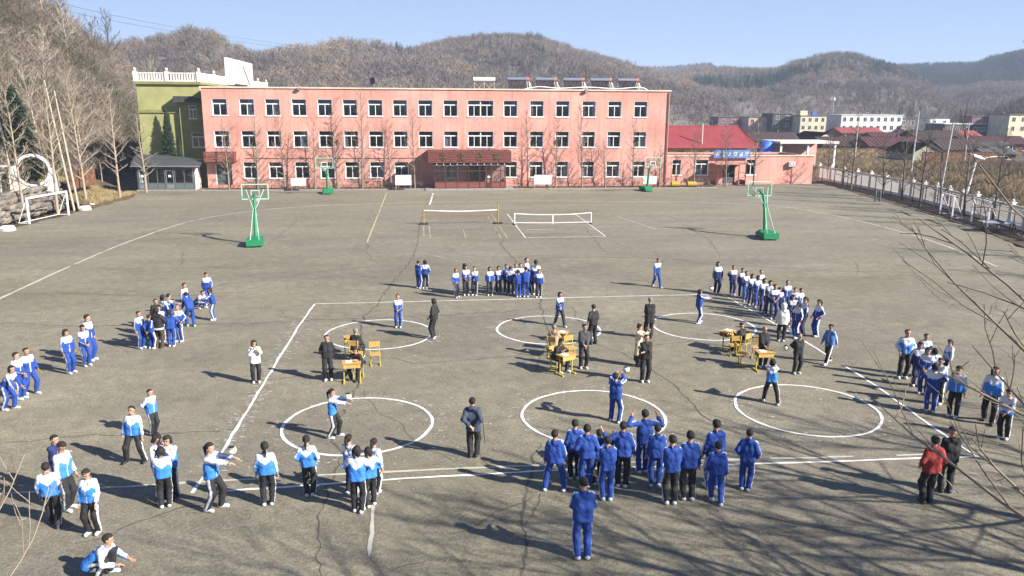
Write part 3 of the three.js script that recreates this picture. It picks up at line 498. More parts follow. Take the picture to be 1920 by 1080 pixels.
// brush written characters as raised strokes: list of polylines in a unit square, y up
const GLYPH = {
  xue: [[[.2, .95], [.27, .82]], [[.47, .98], [.52, .84]], [[.82, .97], [.7, .82]], [[.1, .62], [.14, .76], [.9, .76], [.86, .63]], [[.28, .6], [.72, .6], [.52, .46]], [[.52, .46], [.54, .06], [.4, .1]], [[.08, .34], [.94, .34]]],
  sheng: [[[.3, .92], [.14, .6]], [[.25, .72], [.86, .72]], [[.52, .98], [.52, .06]], [[.22, .42], [.8, .42]], [[.06, .06], [.95, .06]]],
  gong: [[[.4, .92], [.3, .68], [.08, .46]], [[.6, .94], [.72, .66], [.95, .46]], [[.5, .5], [.26, .1], [.72, .16]], [[.64, .34], [.8, .04]]],
  yu: [[[.5, .99], [.54, .9]], [[.1, .72], [.13, .86], [.9, .86], [.86, .74]], [[.3, .72], [.72, .72], [.72, .5], [.3, .5], [.3, .72]], [[.3, .61], [.72, .61]], [[.5, .72], [.5, .2]], [[.14, .06], [.16, .4], [.86, .4], [.86, .06]], [[.34, .3], [.36, .16], [.66, .2]], [[.68, .3], [.72, .14]]],
  shi: [[[.15, .85], [.15, .35]], [[.32, .95], [.3, .4], [.14, .05]], [[.42, .88], [.95, .88]], [[.5, .25], [.5, .66], [.88, .66], [.88, .3]], [[.68, .88], [.68, .04]]],
  can: [[[.18, .95], [.2, .6]], [[.2, .8], [.4, .8]], [[.55, .88], [.9, .86], [.6, .58]], [[.5, .6], [.08, .34]], [[.5, .6], [.94, .34]], [[.32, .4], [.68, .4], [.68, .2], [.32, .2], [.32, .4]], [[.32, .3], [.68, .3]], [[.32, .2], [.3, .02], [.5, .1]], [[.66, .14], [.82, .02]]],
  ting: [[[.12, .92], [.92, .92]], [[.2, .92], [.18, .4], [.05, .06]], [[.32, .66], [.9, .66]], [[.62, .66], [.62, .08], [.46, .12]]],
  zhi: [[[.46, .98], [.54, .84]], [[.16, .72], [.8, .72], [.14, .16]], [[.14, .16], [.34, .24], [.94, .06]]],
  jia: [[[.5, .98], [.54, .88]], [[.1, .72], [.12, .86], [.9, .86], [.88, .74]], [[.24, .7], [.78, .7]], [[.5, .7], [.16, .44]], [[.42, .58], [.58, .34], [.54, .06], [.42, .1]], [[.52, .46], [.1, .24]], [[.58, .36], [.94, .1]], [[.82, .56], [.62, .42]]],
};
function glyphGeo(k, size, depth, w) {
  const gs = []; for (const st of GLYPH[k]) for (let i = 0; i + 1 < st.length; i++) { const a = V(st[i][0] * size, st[i][1] * size, 0), b = V(st[i + 1][0] * size, st[i + 1][1] * size, 0), d = b.clone().sub(a), L = d.length(), g = new THREE.BoxGeometry(L + w * 0.7, w * (0.85 + 0.3 * ((i * 7 + st.length) % 3) / 2), depth); g.rotateZ(Math.atan2(d.y, d.x)); g.translate((a.x + b.x) / 2, (a.y + b.y) / 2, depth / 2 + i * 0.0015); gs.push(g); }
  return fin(gs);
}
{ // ---- the pink dormitory ----
  const t = thing('dormitory_building', 'long three storey pink building with white framed windows behind the playground', 'building', [0, 0, -95.6]);
  const X0 = -24, X1 = 30.45, D = -13.4, cxs = [-22.1, -19.1, -16.25, -13.3, -10.4, -7.55, -4.67, -1.83, 1.09, 4.03, 7.56, 11.1, 14.25, 17.35, 20.55, 23.7, 26.9], rows = [[1.15, 1.86], [4.72, 1.84], [8.28, 1.84]], W = 1.66, holes = [], wins = [];
  rows.forEach(([y, h], k) => cxs.forEach((x, i) => {
    if (k === 0 && (i === 0 || i === 10 || i === 8)) return; const w = i === 10 ? 3.05 : W; holes.push([x - w / 2, y, x + w / 2, y + h]); wins.push([x, y, w, h, i === 10 ? 'wide' : '']);
  }));
  holes.push([-22.95, 0.15, -21.25, 2.75], [5.9, 0.15, 8.1, 2.6]);
  part('front_wall', wallXY([[X0, -0.3], [X1, -0.3], [X1, 11.3], [X0, 11.3]], holes, -0.36, 0), M.pink, t);
  part('plinth', [bx(X0 - 0.01, -0.3, 0.002, 1.95, 0.42, 0.05), bx(10.4, -0.3, 0.002, X1 + 0.01, 0.42, 0.05)], M.pinkLow, t);
  for (const [n, g] of [['side_wall', bx(X0, -0.3, D, X0 + 0.36, 11.3, -0.365)], ['side_wall', bx(X1 - 0.36, -0.3, D, X1, 11.3, -0.365)], ['back_wall', bx(X0 + 0.37, -0.3, D, X1 - 0.37, 11.3, D + 0.3)]]) part(n, g, M.pink, t);
  part('roof', bx(X0 + 0.37, 10.75, D + 0.31, X1 - 0.37, 10.95, -0.37), M.roofFlat, t);
  part('coping', [bx(X0 - 0.12, 11.302, -0.5, X1 + 0.12, 11.46, 0.12), bx(X0 - 0.12, 11.302, D - 0.1, X0 + 0.48, 11.46, -0.503), bx(X1 - 0.48, 11.302, D - 0.1, X1 + 0.12, 11.46, -0.503)], M.coping, t);
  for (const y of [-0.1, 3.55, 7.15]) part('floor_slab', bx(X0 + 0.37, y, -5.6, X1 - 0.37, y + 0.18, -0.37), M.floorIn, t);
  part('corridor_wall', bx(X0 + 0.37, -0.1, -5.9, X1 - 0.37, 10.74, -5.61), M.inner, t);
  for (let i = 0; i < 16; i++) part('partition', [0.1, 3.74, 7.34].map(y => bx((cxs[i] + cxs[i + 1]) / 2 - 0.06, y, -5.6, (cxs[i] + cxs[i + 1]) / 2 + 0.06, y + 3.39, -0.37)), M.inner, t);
  for (const [x, y, w, h, k] of wins) windowPart(t, x, y, 0, w, h, { kind: k });
  { const f = part('door', [bx(-22.94, 0.15, -0.25, -22.86, 2.74, -0.1), bx(-21.34, 0.15, -0.25, -21.26, 2.74, -0.1), bx(-22.855, 2.66, -0.25, -21.345, 2.74, -0.1), bx(-22.85, 0.16, -0.2, -21.35, 2.65, -0.15)], mat(lin(0.09, 0.11, 0.10), 0.6), t); part('handle', bx(-21.7, 1.1, -0.148, -21.64, 1.3, -0.11), M.metal, f); part('reveal', bx(-23.05, 0.15, -0.3, -22.955, 2.76, 0.02), M.sill, f); }
  { // slatted balcony over that door
    const b = part('balcony', [bx(-23.9, 3.02, 0.01, -20.7, 3.2, 1.25), bx(-23.9, 3.2, 1.14, -23.8, 4.3, 1.24), bx(-20.8, 3.2, 1.14, -20.7, 4.3, 1.24)], M.maroonD, t);
    for (let i = 0; i < 6; i++) { part('slat', bx(-23.95, 3.1 + i * 0.2, 1.26, -20.65, 3.27 + i * 0.2, 1.3), M.maroon, b); part('slat', bx(-20.66, 3.1 + i * 0.2, 0.02, -20.62, 3.27 + i * 0.2, 1.25), M.maroon, b); }
  }
  { // glazed porch
    const p = part('porch', [bx(2.0, 0.14, 2.95, 10.2, 0.22, 3.05), bx(2.0, 2.72, 2.93, 10.2, 2.86, 3.07), bx(1.98, 3.0, 0.01, 10.22, 3.1, 3.1)], M.maroonD, t), xs = [2.0, 3.25, 4.6, 5.9, 7.2, 7.95, 8.55, 9.6, 10.2];
    for (const x of xs) part('post', bx(x - 0.04, 0.22, 2.955, x + 0.04, 2.72, 3.045), M.maroonD, p);
    for (let i = 0; i < 8; i++) { const a = xs[i] + 0.042, b = xs[i + 1] - 0.042; if (i === 5) continue; part('lower_panel', bx(a, 0.222, 2.97, b, 0.86, 3.02), M.maroon, p); part('pane', bx(a, 0.95, 2.995, b, 2.1, 3.005), M.glass, p); part('pane', bx(a, 2.2, 2.995, b, 2.718, 3.005), M.glass, p); part('rail', [bx(a, 0.862, 2.96, b, 0.948, 3.04), bx(a, 2.102, 2.96, b, 2.198, 3.04)], M.maroonD, p); }
    { const d = part('door', [bx(7.995, 0.222, 2.97, 8.07, 2.1, 3.03), bx(8.43, 0.222, 2.97, 8.505, 2.1, 3.03), bx(8.071, 0.222, 2.97, 8.429, 0.8, 3.03), bx(8.071, 2.0, 2.97, 8.429, 2.1, 3.03)], M.maroonD, p); part('pane', bx(8.072, 0.81, 2.995, 8.428, 1.99, 3.005), M.glass, d); part('notice', bx(8.12, 1.35, 3.02, 8.4, 1.55, 3.03), M.white, d); }
    for (const s of [2.0, 10.2]) { part('side_panel', bx(s - 0.03, 0.16, 0.02, s + 0.03, 0.95, 2.94), M.maroonD, p); part('pane', bx(s - 0.004, 0.96, 0.03, s + 0.004, 2.7, 2.93), M.glass, p); part('rail', [bx(s - 0.035, 2.701, 0.02, s + 0.035, 2.86, 2.925), bx(s - 0.032, 0.951, 1.45, s + 0.032, 2.7, 1.53)], M.maroonD, p); }
    for (let i = 0; i < 11; i++) part('bracket', bx(2.2 + i * 0.78, 2.862, 2.96, 2.28 + i * 0.78, 3.0, 3.3), M.sill, p);
    part('gutter', bx(1.9, 2.78, 3.075, 10.3, 2.84, 3.14), M.metal, p);
    // slatted canopy with the four characters
    const c = part('canopy', [bx(1.3, 3.101, 0.02, 10.8, 3.2, 3.35), bx(1.3, 4.38, 0.02, 10.8, 4.44, 3.35), bx(1.32, 3.2, 0.03, 1.4, 4.38, 3.3), bx(10.7, 3.2, 0.03, 10.78, 4.38, 3.3), bx(1.4, 3.2, 3.2, 10.7, 4.38, 3.28)], M.maroonD, t);
    for (let i = 0; i < 7; i++) { part('slat', bx(1.26, 3.12 + i * 0.19, 3.33, 10.84, 3.255 + i * 0.19, 3.41), M.maroon, c); part('slat', bx(1.25, 3.12 + i * 0.19, 0.03, 1.29, 3.275 + i * 0.19, 3.35), M.maroon, c); part('slat', bx(10.81, 3.12 + i * 0.19, 0.03, 10.85, 3.275 + i * 0.19, 3.35), M.maroon, c); }
    ['xue', 'sheng', 'gong', 'yu'].forEach((k, i) => { const q = part('lettering', glyphGeo(k, 0.88, 0.06, 0.085), M.gold, c); q.position.set(2.55 + i * 2.06, 3.36, 3.415); });
  }
  part('downpipe', [bar([30.3, 0.2, 0.1], [30.3, 11.2, 0.1], 0.06, 8)], M.steelGrey, t);
  part('conduit', pathTube([[-19.6, 3.45, 0.05], [-10, 3.42, 0.05], [1, 3.46, 0.05]], 0.03, 5), M.steelGrey, t);
  for (const [x, y] of [[-13.2, 11.12], [20.1, 11.15]]) { const l = part('floodlight', [bx(x - 0.2, y, 0.13, x + 0.2, y + 0.26, 0.36), bx(x - 0.03, y + 0.08, 0.02, x + 0.03, y + 0.14, 0.129)], M.black, t); part('lens', bx(x - 0.16, y + 0.04, 0.361, x + 0.16, y + 0.22, 0.368), M.metal, l); }
  for (const [x, y] of [[-9.1, 5.05], [16.6, 5.0]]) part('wall_box', bx(x - 0.1, y, 0.002, x + 0.1, y + 0.55, 0.12), M.maroon, t);
  for (const x of [-5.9, 24.6]) part('vent', bx(x - 0.18, 0.55, 0.01, x + 0.18, 0.75, 0.06), M.black, t);
}
{ // solar water heaters on its roof, five dark ones and one pale frame
  for (let i = 0; i < 5; i++) {
    const t = thing('solar_heater', ['leftmost of the five dark solar water heaters on the pink roof', 'second from the left of the five dark solar water heaters', 'middle one of the five dark solar water heaters on the roof', 'fourth from the left of the five dark solar water heaters', 'rightmost of the five dark solar water heaters, at the roof end'][i], 'solar heater', [11.0 + i * 3.42, 10.95, -98.4], 0, 'solar water heaters on the dormitory roof');
    part('tank', (() => { const g = new THREE.CylinderGeometry(0.24, 0.24, 2.35, 20); g.rotateZ(Math.PI / 2); g.translate(1.3, 1.72, -0.7); return g; })(), M.tank, t);
    part('tank_cap', (() => { const g = new THREE.CylinderGeometry(0.255, 0.255, 0.28, 20); g.rotateZ(Math.PI / 2); g.translate(2.61, 1.72, -0.7); return g; })(), M.redCap, t);
    for (let k = 0; k < 14; k++) part('tube', bar([0.22 + k * 0.165, 0.28, 0.62], [0.22 + k * 0.165, 1.6, -0.5], 0.05, 6), M.tubeDark, t);
    part('frame', [[0.15, 2.45]].flatMap(([a, b]) => [a, b].flatMap(x => [bar([x, 0, -0.75], [x, 1.5, -0.75], 0.035, 4), bar([x, 0.12, 0.75], [x, 1.5, -0.55], 0.03, 4), bar([x, 0.05, -0.75], [x, 0.1, 0.75], 0.03, 4)])).concat([bar([0.15, 0.3, 0.62], [2.45, 0.3, 0.62], 0.035, 4), bar([2.8, 1.4, -0.7], [3.25, 0.05, 0.1], 0.04, 4), bar([2.8, 1.4, -0.7], [2.7, 0.05, 0.3], 0.04, 4), bar([2.62, 1.42, -0.7], [2.85, 1.4, -0.7], 0.04, 4)]), M.white, t);
  }
  const t = thing('solar_heater', 'pale solar water heater frame standing alone left of the dark ones', 'solar heater', [6.9, 10.95, -98.2], 0, 'solar water heaters on the dormitory roof');
  part('tank', (() => { const g = new THREE.CylinderGeometry(0.27, 0.27, 2.6, 20); g.rotateZ(Math.PI / 2); g.translate(1.3, 1.62, 0); return g; })(), M.white, t);
  part('frame', [0.1, 1.3, 2.5].flatMap(x => [bar([x, 0, 0.25], [x, 1.4, 0.05], 0.035, 4), bar([x, 0, -0.7], [x, 1.4, -0.05], 0.035, 4)]).concat([bar([0.1, 0.15, 0.2], [1.3, 1.25, 0.08], 0.028, 4), bar([1.3, 0.15, 0.2], [0.1, 1.25, 0.08], 0.028, 4), bar([1.3, 0.15, 0.2], [2.5, 1.25, 0.08], 0.028, 4), bar([2.5, 0.15, 0.2], [1.3, 1.25, 0.08], 0.028, 4), bar([0.1, 0.55, 0.17], [2.5, 0.55, 0.17], 0.03, 4)]), mat(lin(0.55, 0.40, 0.33), 0.6), t);
  const d = thing('satellite_dish', 'dark satellite dish on the edge of the pink roof', 'satellite dish', [-5.6, 10.95, -97.6]);
  part('dish', new THREE.SphereGeometry(0.75, 24, 10, 0, Math.PI * 2, 0, 0.75).rotateX(2.0).rotateY(2.6).translate(0.2, 1.5, 0.3), mat(lin(0.06, 0.06, 0.07), 0.5, { side: THREE.DoubleSide }), d); part('mast', [bar([0, 0, 0], [0, 1.0, 0], 0.04, 8), bar([0, 0.5, 0], [0.7, 1.3, 0.5], 0.02, 6)], M.steelGrey, d);
  single('roof_pipe', pathTube([[13, 11.5, -97], [14.6, 11.75, -96.9], [17, 11.6, -96.9], [20.5, 11.75, -96.9], [24, 11.6, -96.9], [27.5, 11.7, -96.9], [28.4, 11.1, -96.9]], 0.07, 6, 60).toNonIndexed(), M.white, 'white water pipe running along the roof edge under the solar heaters', 'pipe');
}
{ // ---- single storey pink annex with blue sign ----
  const t = thing('canteen_annex', 'low pink annex with a blue sign right of the dormitory', 'building', [0, 0, -97]), X0 = 30.6, X1 = 50.1, holes = [[31.6, 1.2, 32.8, 3.1], [34.6, 1.2, 36.3, 3.1], [41.2, 1.2, 42.6, 3.1], [38.2, 0.1, 39.8, 2.5]];
  part('front_wall', wallXY([[X0, -0.3], [X1, -0.3], [X1, 3.5], [X0, 3.5]], holes, -0.3, 0), M.pink, t);
  part('side_wall', bx(X1 - 0.3, -0.3, -9, X1, 3.5, -0.301), M.pink, t); part('back_wall', bx(X0, -0.3, -9.3, X1, 3.5, -9.002), M.pink, t); part('roof', bx(X0 + 0.01, 3.1, -9, X1 - 0.31, 3.25, -0.31), M.roofFlat, t); part('coping', bx(X0 - 0.02, 3.502, -0.35, X1 + 0.1, 3.64, 0.1), M.coping, t); part('floor_slab', bx(X0, -0.1, -9, X1 - 0.31, 0.06, -0.31), M.floorIn, t);
  for (const [a, b, c, d] of holes.slice(0, 3)) windowPart(t, (a + c) / 2, b, 0, c - a, d - b, { curtain: 0.8 });
  part('door', [bx(38.22, 0.1, -0.2, 38.3, 2.48, -0.1), bx(39.7, 0.1, -0.2, 39.78, 2.48, -0.1), bx(38.96, 0.1, -0.2, 39.04, 2.48, -0.1), bx(38.31, 2.4, -0.2, 39.69, 2.48, -0.1), bx(38.31, 0.1, -0.17, 38.95, 0.9, -0.12), bx(39.05, 0.1, -0.17, 39.69, 0.9, -0.12)], M.steelGrey, t);
  { const p = part('porch_canopy', [bx(36.4, 2.62, 0.12, 40.6, 2.74, 2.1), bx(36.4, 2.741, 1.95, 40.6, 2.95, 2.1)], mat(lin(0.40, 0.20, 0.17), 0.7), t); for (const [x, z] of [[36.6, 1.95], [40.4, 1.95], [37.6, 1.95], [39.5, 1.95]]) part('post', bx(x - 0.04, 0, z - 0.04, x + 0.04, 2.62, z + 0.04), M.maroonD, p); for (const x of [36.6, 40.4]) { part('side_rail', [bx(x - 0.02, 0.9, 0.1, x + 0.02, 0.95, 1.9), bx(x - 0.02, 1.5, 0.1, x + 0.02, 1.55, 1.9)], M.maroonD, p); part('side_panel', bx(x - 0.015, 0.05, 0.1, x + 0.015, 0.7, 1.9), M.maroon, p); } }
  { const s = part('sign_board', bx(36.8, 3.3, 0.25, 41.5, 4.3, 0.34), M.blueSign, t, 'blue sign board with pale characters'); ['shi', 'sheng', 'zhi', 'jia', 'can', 'ting'].forEach((k, i) => { const q = part('lettering', glyphGeo(k, 0.58, 0.012, 0.07), M.signText, s); q.position.set(37.05 + i * 0.74, 3.5, 0.341); }); part('strut', [bar([37.2, 3.4, -0.1], [37.2, 4.2, 0.25], 0.03, 4), bar([41.1, 3.4, -0.1], [41.1, 4.2, 0.25], 0.03, 4)], M.steelGrey, s); }
  { const a = part('air_conditioner', bx(46.75, 2.22, 0.08, 47.5, 2.82, 0.42), M.plaster, t); part('fan_grille', new THREE.TorusGeometry(0.2, 0.03, 6, 16).translate(47.08, 2.52, 0.425), M.steelGrey, a); part('bracket', [bx(46.85, 2.12, 0.002, 46.9, 2.215, 0.42), bx(47.35, 2.12, 0.002, 47.4, 2.215, 0.42)], M.steelGrey, a); }
}
{ // ---- red roofed hall behind the annex ----
  const t = thing('red_roofed_hall', 'low hall with a corrugated red roof behind the annex', 'building', [0, 0, -112]);
  part('wall', wallXY([[35.7, -0.3], [47.5, -0.3], [47.5, 3.9], [35.7, 3.9]], [[37, 2.0, 38.4, 3.4], [40.4, 2.0, 42.4, 3.4], [44.5, 2.0, 45.9, 3.4]], -0.3, 0), mat(lin(0.55, 0.52, 0.25), 0.9), t); part('side_wall', [bx(35.7, -0.3, -10, 36, 3.9, -0.301), bx(47.2, -0.3, -10, 47.5, 3.9, -0.301), bx(36.01, -0.3, -10, 47.19, 3.9, -9.7)], M.greenD, t);
  for (const [x, w] of [[37.7, 1.4], [41.4, 2.0], [45.2, 1.4]]) windowPart(t, x, 2.0, 0, w, 1.4, { sill: false });
  const roof = part('roof', new THREE.BufferGeometry(), M.redRoof, t);
  const slope = Math.atan2(2.95, 5.6), len = Math.hypot(2.95, 5.6), corr = (x0, x1, hip, back) => { const n = Math.round((x1 - x0) / 0.16), pos = [], idx = []; for (let i = 0; i <= n; i++) { const x = lerp(x0, x1, i / n), b = (i % 2) * 0.05, tx = clamp(x, x0, x1 - hip); pos.push(x, 3.75 + b, back ? -10.6 : 0.6, tx, 6.7 + b, -5.0); if (i) idx.push(...(back ? [i * 2 - 2, i * 2 - 1, i * 2, i * 2, i * 2 - 1, i * 2 + 1] : [i * 2 - 2, i * 2, i * 2 - 1, i * 2 - 1, i * 2, i * 2 + 1])); } const g = new THREE.BufferGeometry(); g.setAttribute('position', new THREE.Float32BufferAttribute(pos, 3)); g.setAttribute('uv', new THREE.Float32BufferAttribute(pos.filter((_, i) => i % 3 < 2), 2)); g.setIndex(idx); g.computeVertexNormals(); return g; };
  roof.geometry = fin([corr(35.0, 49.6, 1.6, false), corr(35.0, 49.6, 1.6, true)]); roof.material = M.redRoof.clone(); roof.material.side = THREE.DoubleSide;
  part('ridge_cap', [bar([35, 6.75, -5], [48, 6.75, -5], 0.09, 6), bar([48, 6.75, -5], [49.6, 3.8, 0.6], 0.08, 6)], M.redRoof, roof); part('chimney', bar([40.9, 0, -0.35], [40.9, 7.2, -0.6], 0.11, 8), mat(lin(0.5, 0.44, 0.36), 0.8), roof);
}
{ // ---- green building on the left ----
  const t = thing('green_building', 'tall olive green building with a white roof balustrade left of the dormitory', 'building', [0, 1.19, -98]), X0 = -36.2, X1 = -28.3, H = 12.0;
  t.scale.setScalar(0.875);
  part('front_wall', bx(X0, -1.6, -0.4, X1, H, 0), M.green, t); part('right_wall', bx(X1 - 0.4, -1.6, -50, X1, H, -0.402), M.yellowWall, t); part('left_wall', bx(X0, -1.6, -50, X0 + 0.4, H, -0.402), M.green, t); part('back_wall', bx(X0 + 0.401, -1.6, -50, X1 - 0.401, H, -49.6), M.green, t); part('roof', bx(X0 + 0.41, 11.6, -49.5, X1 - 0.41, 11.8, -0.41), M.roofFlat, t);
  part('string_course', [bx(X0 - 0.06, 8.35, 0.002, X1 + 0.1, 8.75, 0.16), bx(X0 - 0.05, 1.3, 0.002, X1, 1.7, 0.12)], M.greenD, t); part('cornice', [bx(X0 - 0.3, H + 0.002, -50.2, X1 + 0.3, H + 0.35, 0.3)], M.greenD, t);
  const bal = part('balustrade', [bx(X0 - 0.2, H + 0.36, 0.0, X1 + 0.2, H + 0.52, 0.22), bx(X0 - 0.2, H + 1.35, -0.01, X1 + 0.2, H + 1.5, 0.23), bx(X1 - 0.02, H + 0.36, -50, X1 + 0.2, H + 0.52, -0.02), bx(X1 - 0.03, H + 1.35, -50, X1 + 0.21, H + 1.5, -0.02)], M.plaster, t);
  for (let i = 0; i < 22; i++) { const x = X0 + 0.35 + i * 0.345; if (i === 11) continue; part('baluster', bx(x - 0.09, H + 0.52, 0.02, x + 0.09, H + 1.35, 0.2), M.plaster, bal); }
  for (let i = 0; i < 80; i++) if (i % 13) part('baluster', bx(X1 + 0.02, H + 0.52, -0.5 - i * 0.62, X1 + 0.17, H + 1.35, -0.1 - i * 0.62), M.plaster, bal);
  const post = (x, z) => part('post', [bx(x - 0.22, H + 0.355, z - 0.22, x + 0.22, H + 1.65, z + 0.22), new THREE.SphereGeometry(0.2, 12, 8).translate(x, H + 1.9, z), bx(x - 0.06, H + 1.65, z - 0.06, x + 0.06, H + 1.75, z + 0.06)], M.plaster, bal);
  for (const x of [X0, (X0 + X1) / 2, X1 + 0.08]) post(x, 0.1); for (let i = 1; i < 7; i++) post(X1 + 0.08, -8.1 * i);
  { const g = part('gable_wall', bx(X1 + 0.1, H + 0.4, -34, X1 + 0.5, H + 4.3, -15), M.plaster, t); part('pediment', wallXY([[-5, 0], [5, 0], [0, 3.0]], [], 0, 0.3).rotateY(Math.PI / 2).translate(X1 + 0.52, H + 0.6, -24), M.plaster, g); part('pediment_moulding', [bar([X1 + 0.9, H + 0.6, -19], [X1 + 0.9, H + 3.7, -24], 0.14, 4), bar([X1 + 0.9, H + 3.7, -24], [X1 + 0.9, H + 0.6, -29], 0.14, 4)], mat(lin(0.45, 0.45, 0.44), 0.9), g); }
  part('rain_stain_pipe', bar([X0 + 3.9, 2, 0.08], [X0 + 3.9, 8.3, 0.08], 0.05, 6), M.greenD, t);
  // stair bay between it and the dormitory
  const z = 0.6, b = part('stair_bay', wallXY([[-30.9, -1.6], [-27.5, -1.6], [-27.5, 9.7], [-30.9, 9.7]], [[-29.7, 7.65, -28.75, 9.3], [-29.6, 3.95, -28.0, 5.8]], z - 0.3, z), M.greenD, t);
  part('back', bx(-30.9, -1.6, z - 3.2, -27.5, 9.7, z - 3.0), M.inner, b);
  windowPart(t, -29.22, 7.65, z, 0.95, 1.65, { sill: true }); windowPart(t, -28.8, 3.95, z, 1.6, 1.85);
  part('eave', [bx(-31.4, 9.72, z - 1.2, -27.45, 10.0, z + 0.7)], M.tileDark, t);
  for (let i = 0; i < 5; i++) part('roof_tile', bx(-31.4 + i * 0.78, 10.002, z - 1.2, -30.68 + i * 0.78, 10.5 - (i > 2 ? 0.25 : 0.0) , z + 0.62), M.tileDark, t);
}
{ // ---- grey glazed guard hut in front of it ----
  const t = thing('glazed_hut', 'small grey hut with glazed front and sagging dark roof at the left corner', 'building', [0, 0, -93.5]); t.scale.z = 0.55;
  part('floor', bx(-31.2, -0.1, -5.2, -24.9, 0.1, 0.3), M.concrete, t); part('back_wall', bx(-31, 0.1, -5, -24.9, 2.6, -4.8), M.inner, t); part('left_wall', bx(-31, 0.1, -4.79, -30.8, 2.6, -0.06), M.plaster, t); part('right_wall', bx(-25.1, 0.1, -4.79, -24.9, 2.75, -0.06), M.plaster, t);
  const xs = [-31, -29.9, -28.9, -28.1, -27.0, -26.0, -24.9], f = part('front_frame', [bx(-31, 2.45, -0.06, -24.9, 2.68, 0.06), bx(-31, 0.1, -0.05, -24.9, 0.2, 0.05)], M.steelGrey, t);
  xs.forEach((x, i) => { part('post', bx(x - 0.045, 0.2, -0.05, x + 0.045, 2.45, 0.05), M.steelGrey, f); if (i < 6) { part('lower_panel', bx(x + 0.047, 0.2, -0.02, xs[i + 1] - 0.047, 0.8, 0.02), mat(lin(0.10, 0.12, 0.125), 0.6), f); part('pane', bx(x + 0.047, 0.88, -0.004, xs[i + 1] - 0.047, 2.44, 0.004), M.glass, f); part('rail', bx(x + 0.046, 0.802, -0.04, xs[i + 1] - 0.046, 0.878, 0.04), M.steelGrey, f); } });
  for (const x of [-30.45, -27.55]) { const d = part('door', [bx(x - 0.42, 0.21, 0.055, x - 0.34, 2.3, 0.1), bx(x + 0.34, 0.21, 0.055, x + 0.42, 2.3, 0.1), bx(x - 0.338, 2.2, 0.055, x + 0.338, 2.3, 0.1), bx(x - 0.338, 0.21, 0.06, x + 0.338, 0.7, 0.095)], mat(lin(0.16, 0.18, 0.19), 0.5), t); part('notice', bx(x - 0.14, 1.5, 0.102, x + 0.14, 1.75, 0.11), M.white, d); }
  { const pos = [], idx = [], n = 26, m = 10; for (let j = 0; j <= m; j++) for (let i = 0; i <= n; i++) { const u = i / n, v = j / m, x = lerp(-31.6, -24.2, u), z = lerp(0.75, -5.4, v); pos.push(x, 2.72 + 1.15 * Math.sin(v * Math.PI * 0.62) * (1 - 0.35 * u * u) + 0.04 * noise(x, z) - 0.22 * u * u, z); if (i < n && j < m) { const a = j * (n + 1) + i; idx.push(a, a + 1, a + n + 1, a + 1, a + n + 2, a + n + 1); } } const g = new THREE.BufferGeometry(); g.setAttribute('position', new THREE.Float32BufferAttribute(pos, 3)); g.setAttribute('uv', new THREE.Float32BufferAttribute(pos.filter((_, i) => i % 3 !== 1), 2)); g.setIndex(idx); g.computeVertexNormals(); part('roof', g, mat(lin(0.05, 0.056, 0.058), 0.7, { side: THREE.DoubleSide, map: rep(stainTex, 0.4) }), t); part('eave_board', [bx(-31.6, 2.69, 0.72, -24.2, 2.78, 0.78)], mat(lin(0.2, 0.21, 0.22), 0.6), t); }
}
// ---- village houses beyond the field ----
const wallM = { white: mat(lin(0.72, 0.71, 0.68), 0.9, { map: rep(stainTex, 0.1) }), cream: mat(lin(0.66, 0.60, 0.42), 0.9, { map: rep(stainTex, 0.1) }), pink: mat(lin(0.62, 0.42, 0.38), 0.9, { map: rep(stainTex, 0.1) }), grey: mat(lin(0.20, 0.19, 0.18), 0.95, { map: rep(stainTex, 0.1) }), dark: mat(lin(0.07, 0.068, 0.07), 0.95, { map: rep(stainTex, 0.1) }), brick: mat(lin(0.34, 0.19, 0.13), 0.95, { map: rep(soilTex, 0.3) }), tan: mat(lin(0.42, 0.33, 0.22), 0.95, { map: rep(soilTex, 0.2) }), olive: mat(lin(0.34, 0.34, 0.25), 0.95, { map: rep(stainTex, 0.15) }), purple: mat(lin(0.16, 0.085, 0.095), 0.9) };
const roofM = { brown: mat(lin(0.085, 0.05, 0.045), 0.9, { map: rep(grit, 0.5) }), red: mat(lin(0.36, 0.075, 0.07), 0.75, { map: rep(stainTex, 0.3) }), maroon: mat(lin(0.12, 0.035, 0.04), 0.8, { map: rep(grit, 0.5) }), grey: mat(lin(0.16, 0.15, 0.14), 0.9, { map: rep(grit, 0.4) }), white: mat(lin(0.6, 0.6, 0.58), 0.8) };
const darkPane = new THREE.MeshPhysicalMaterial({ color: lin(0.02, 0.024, 0.03), roughness: 0.1 });
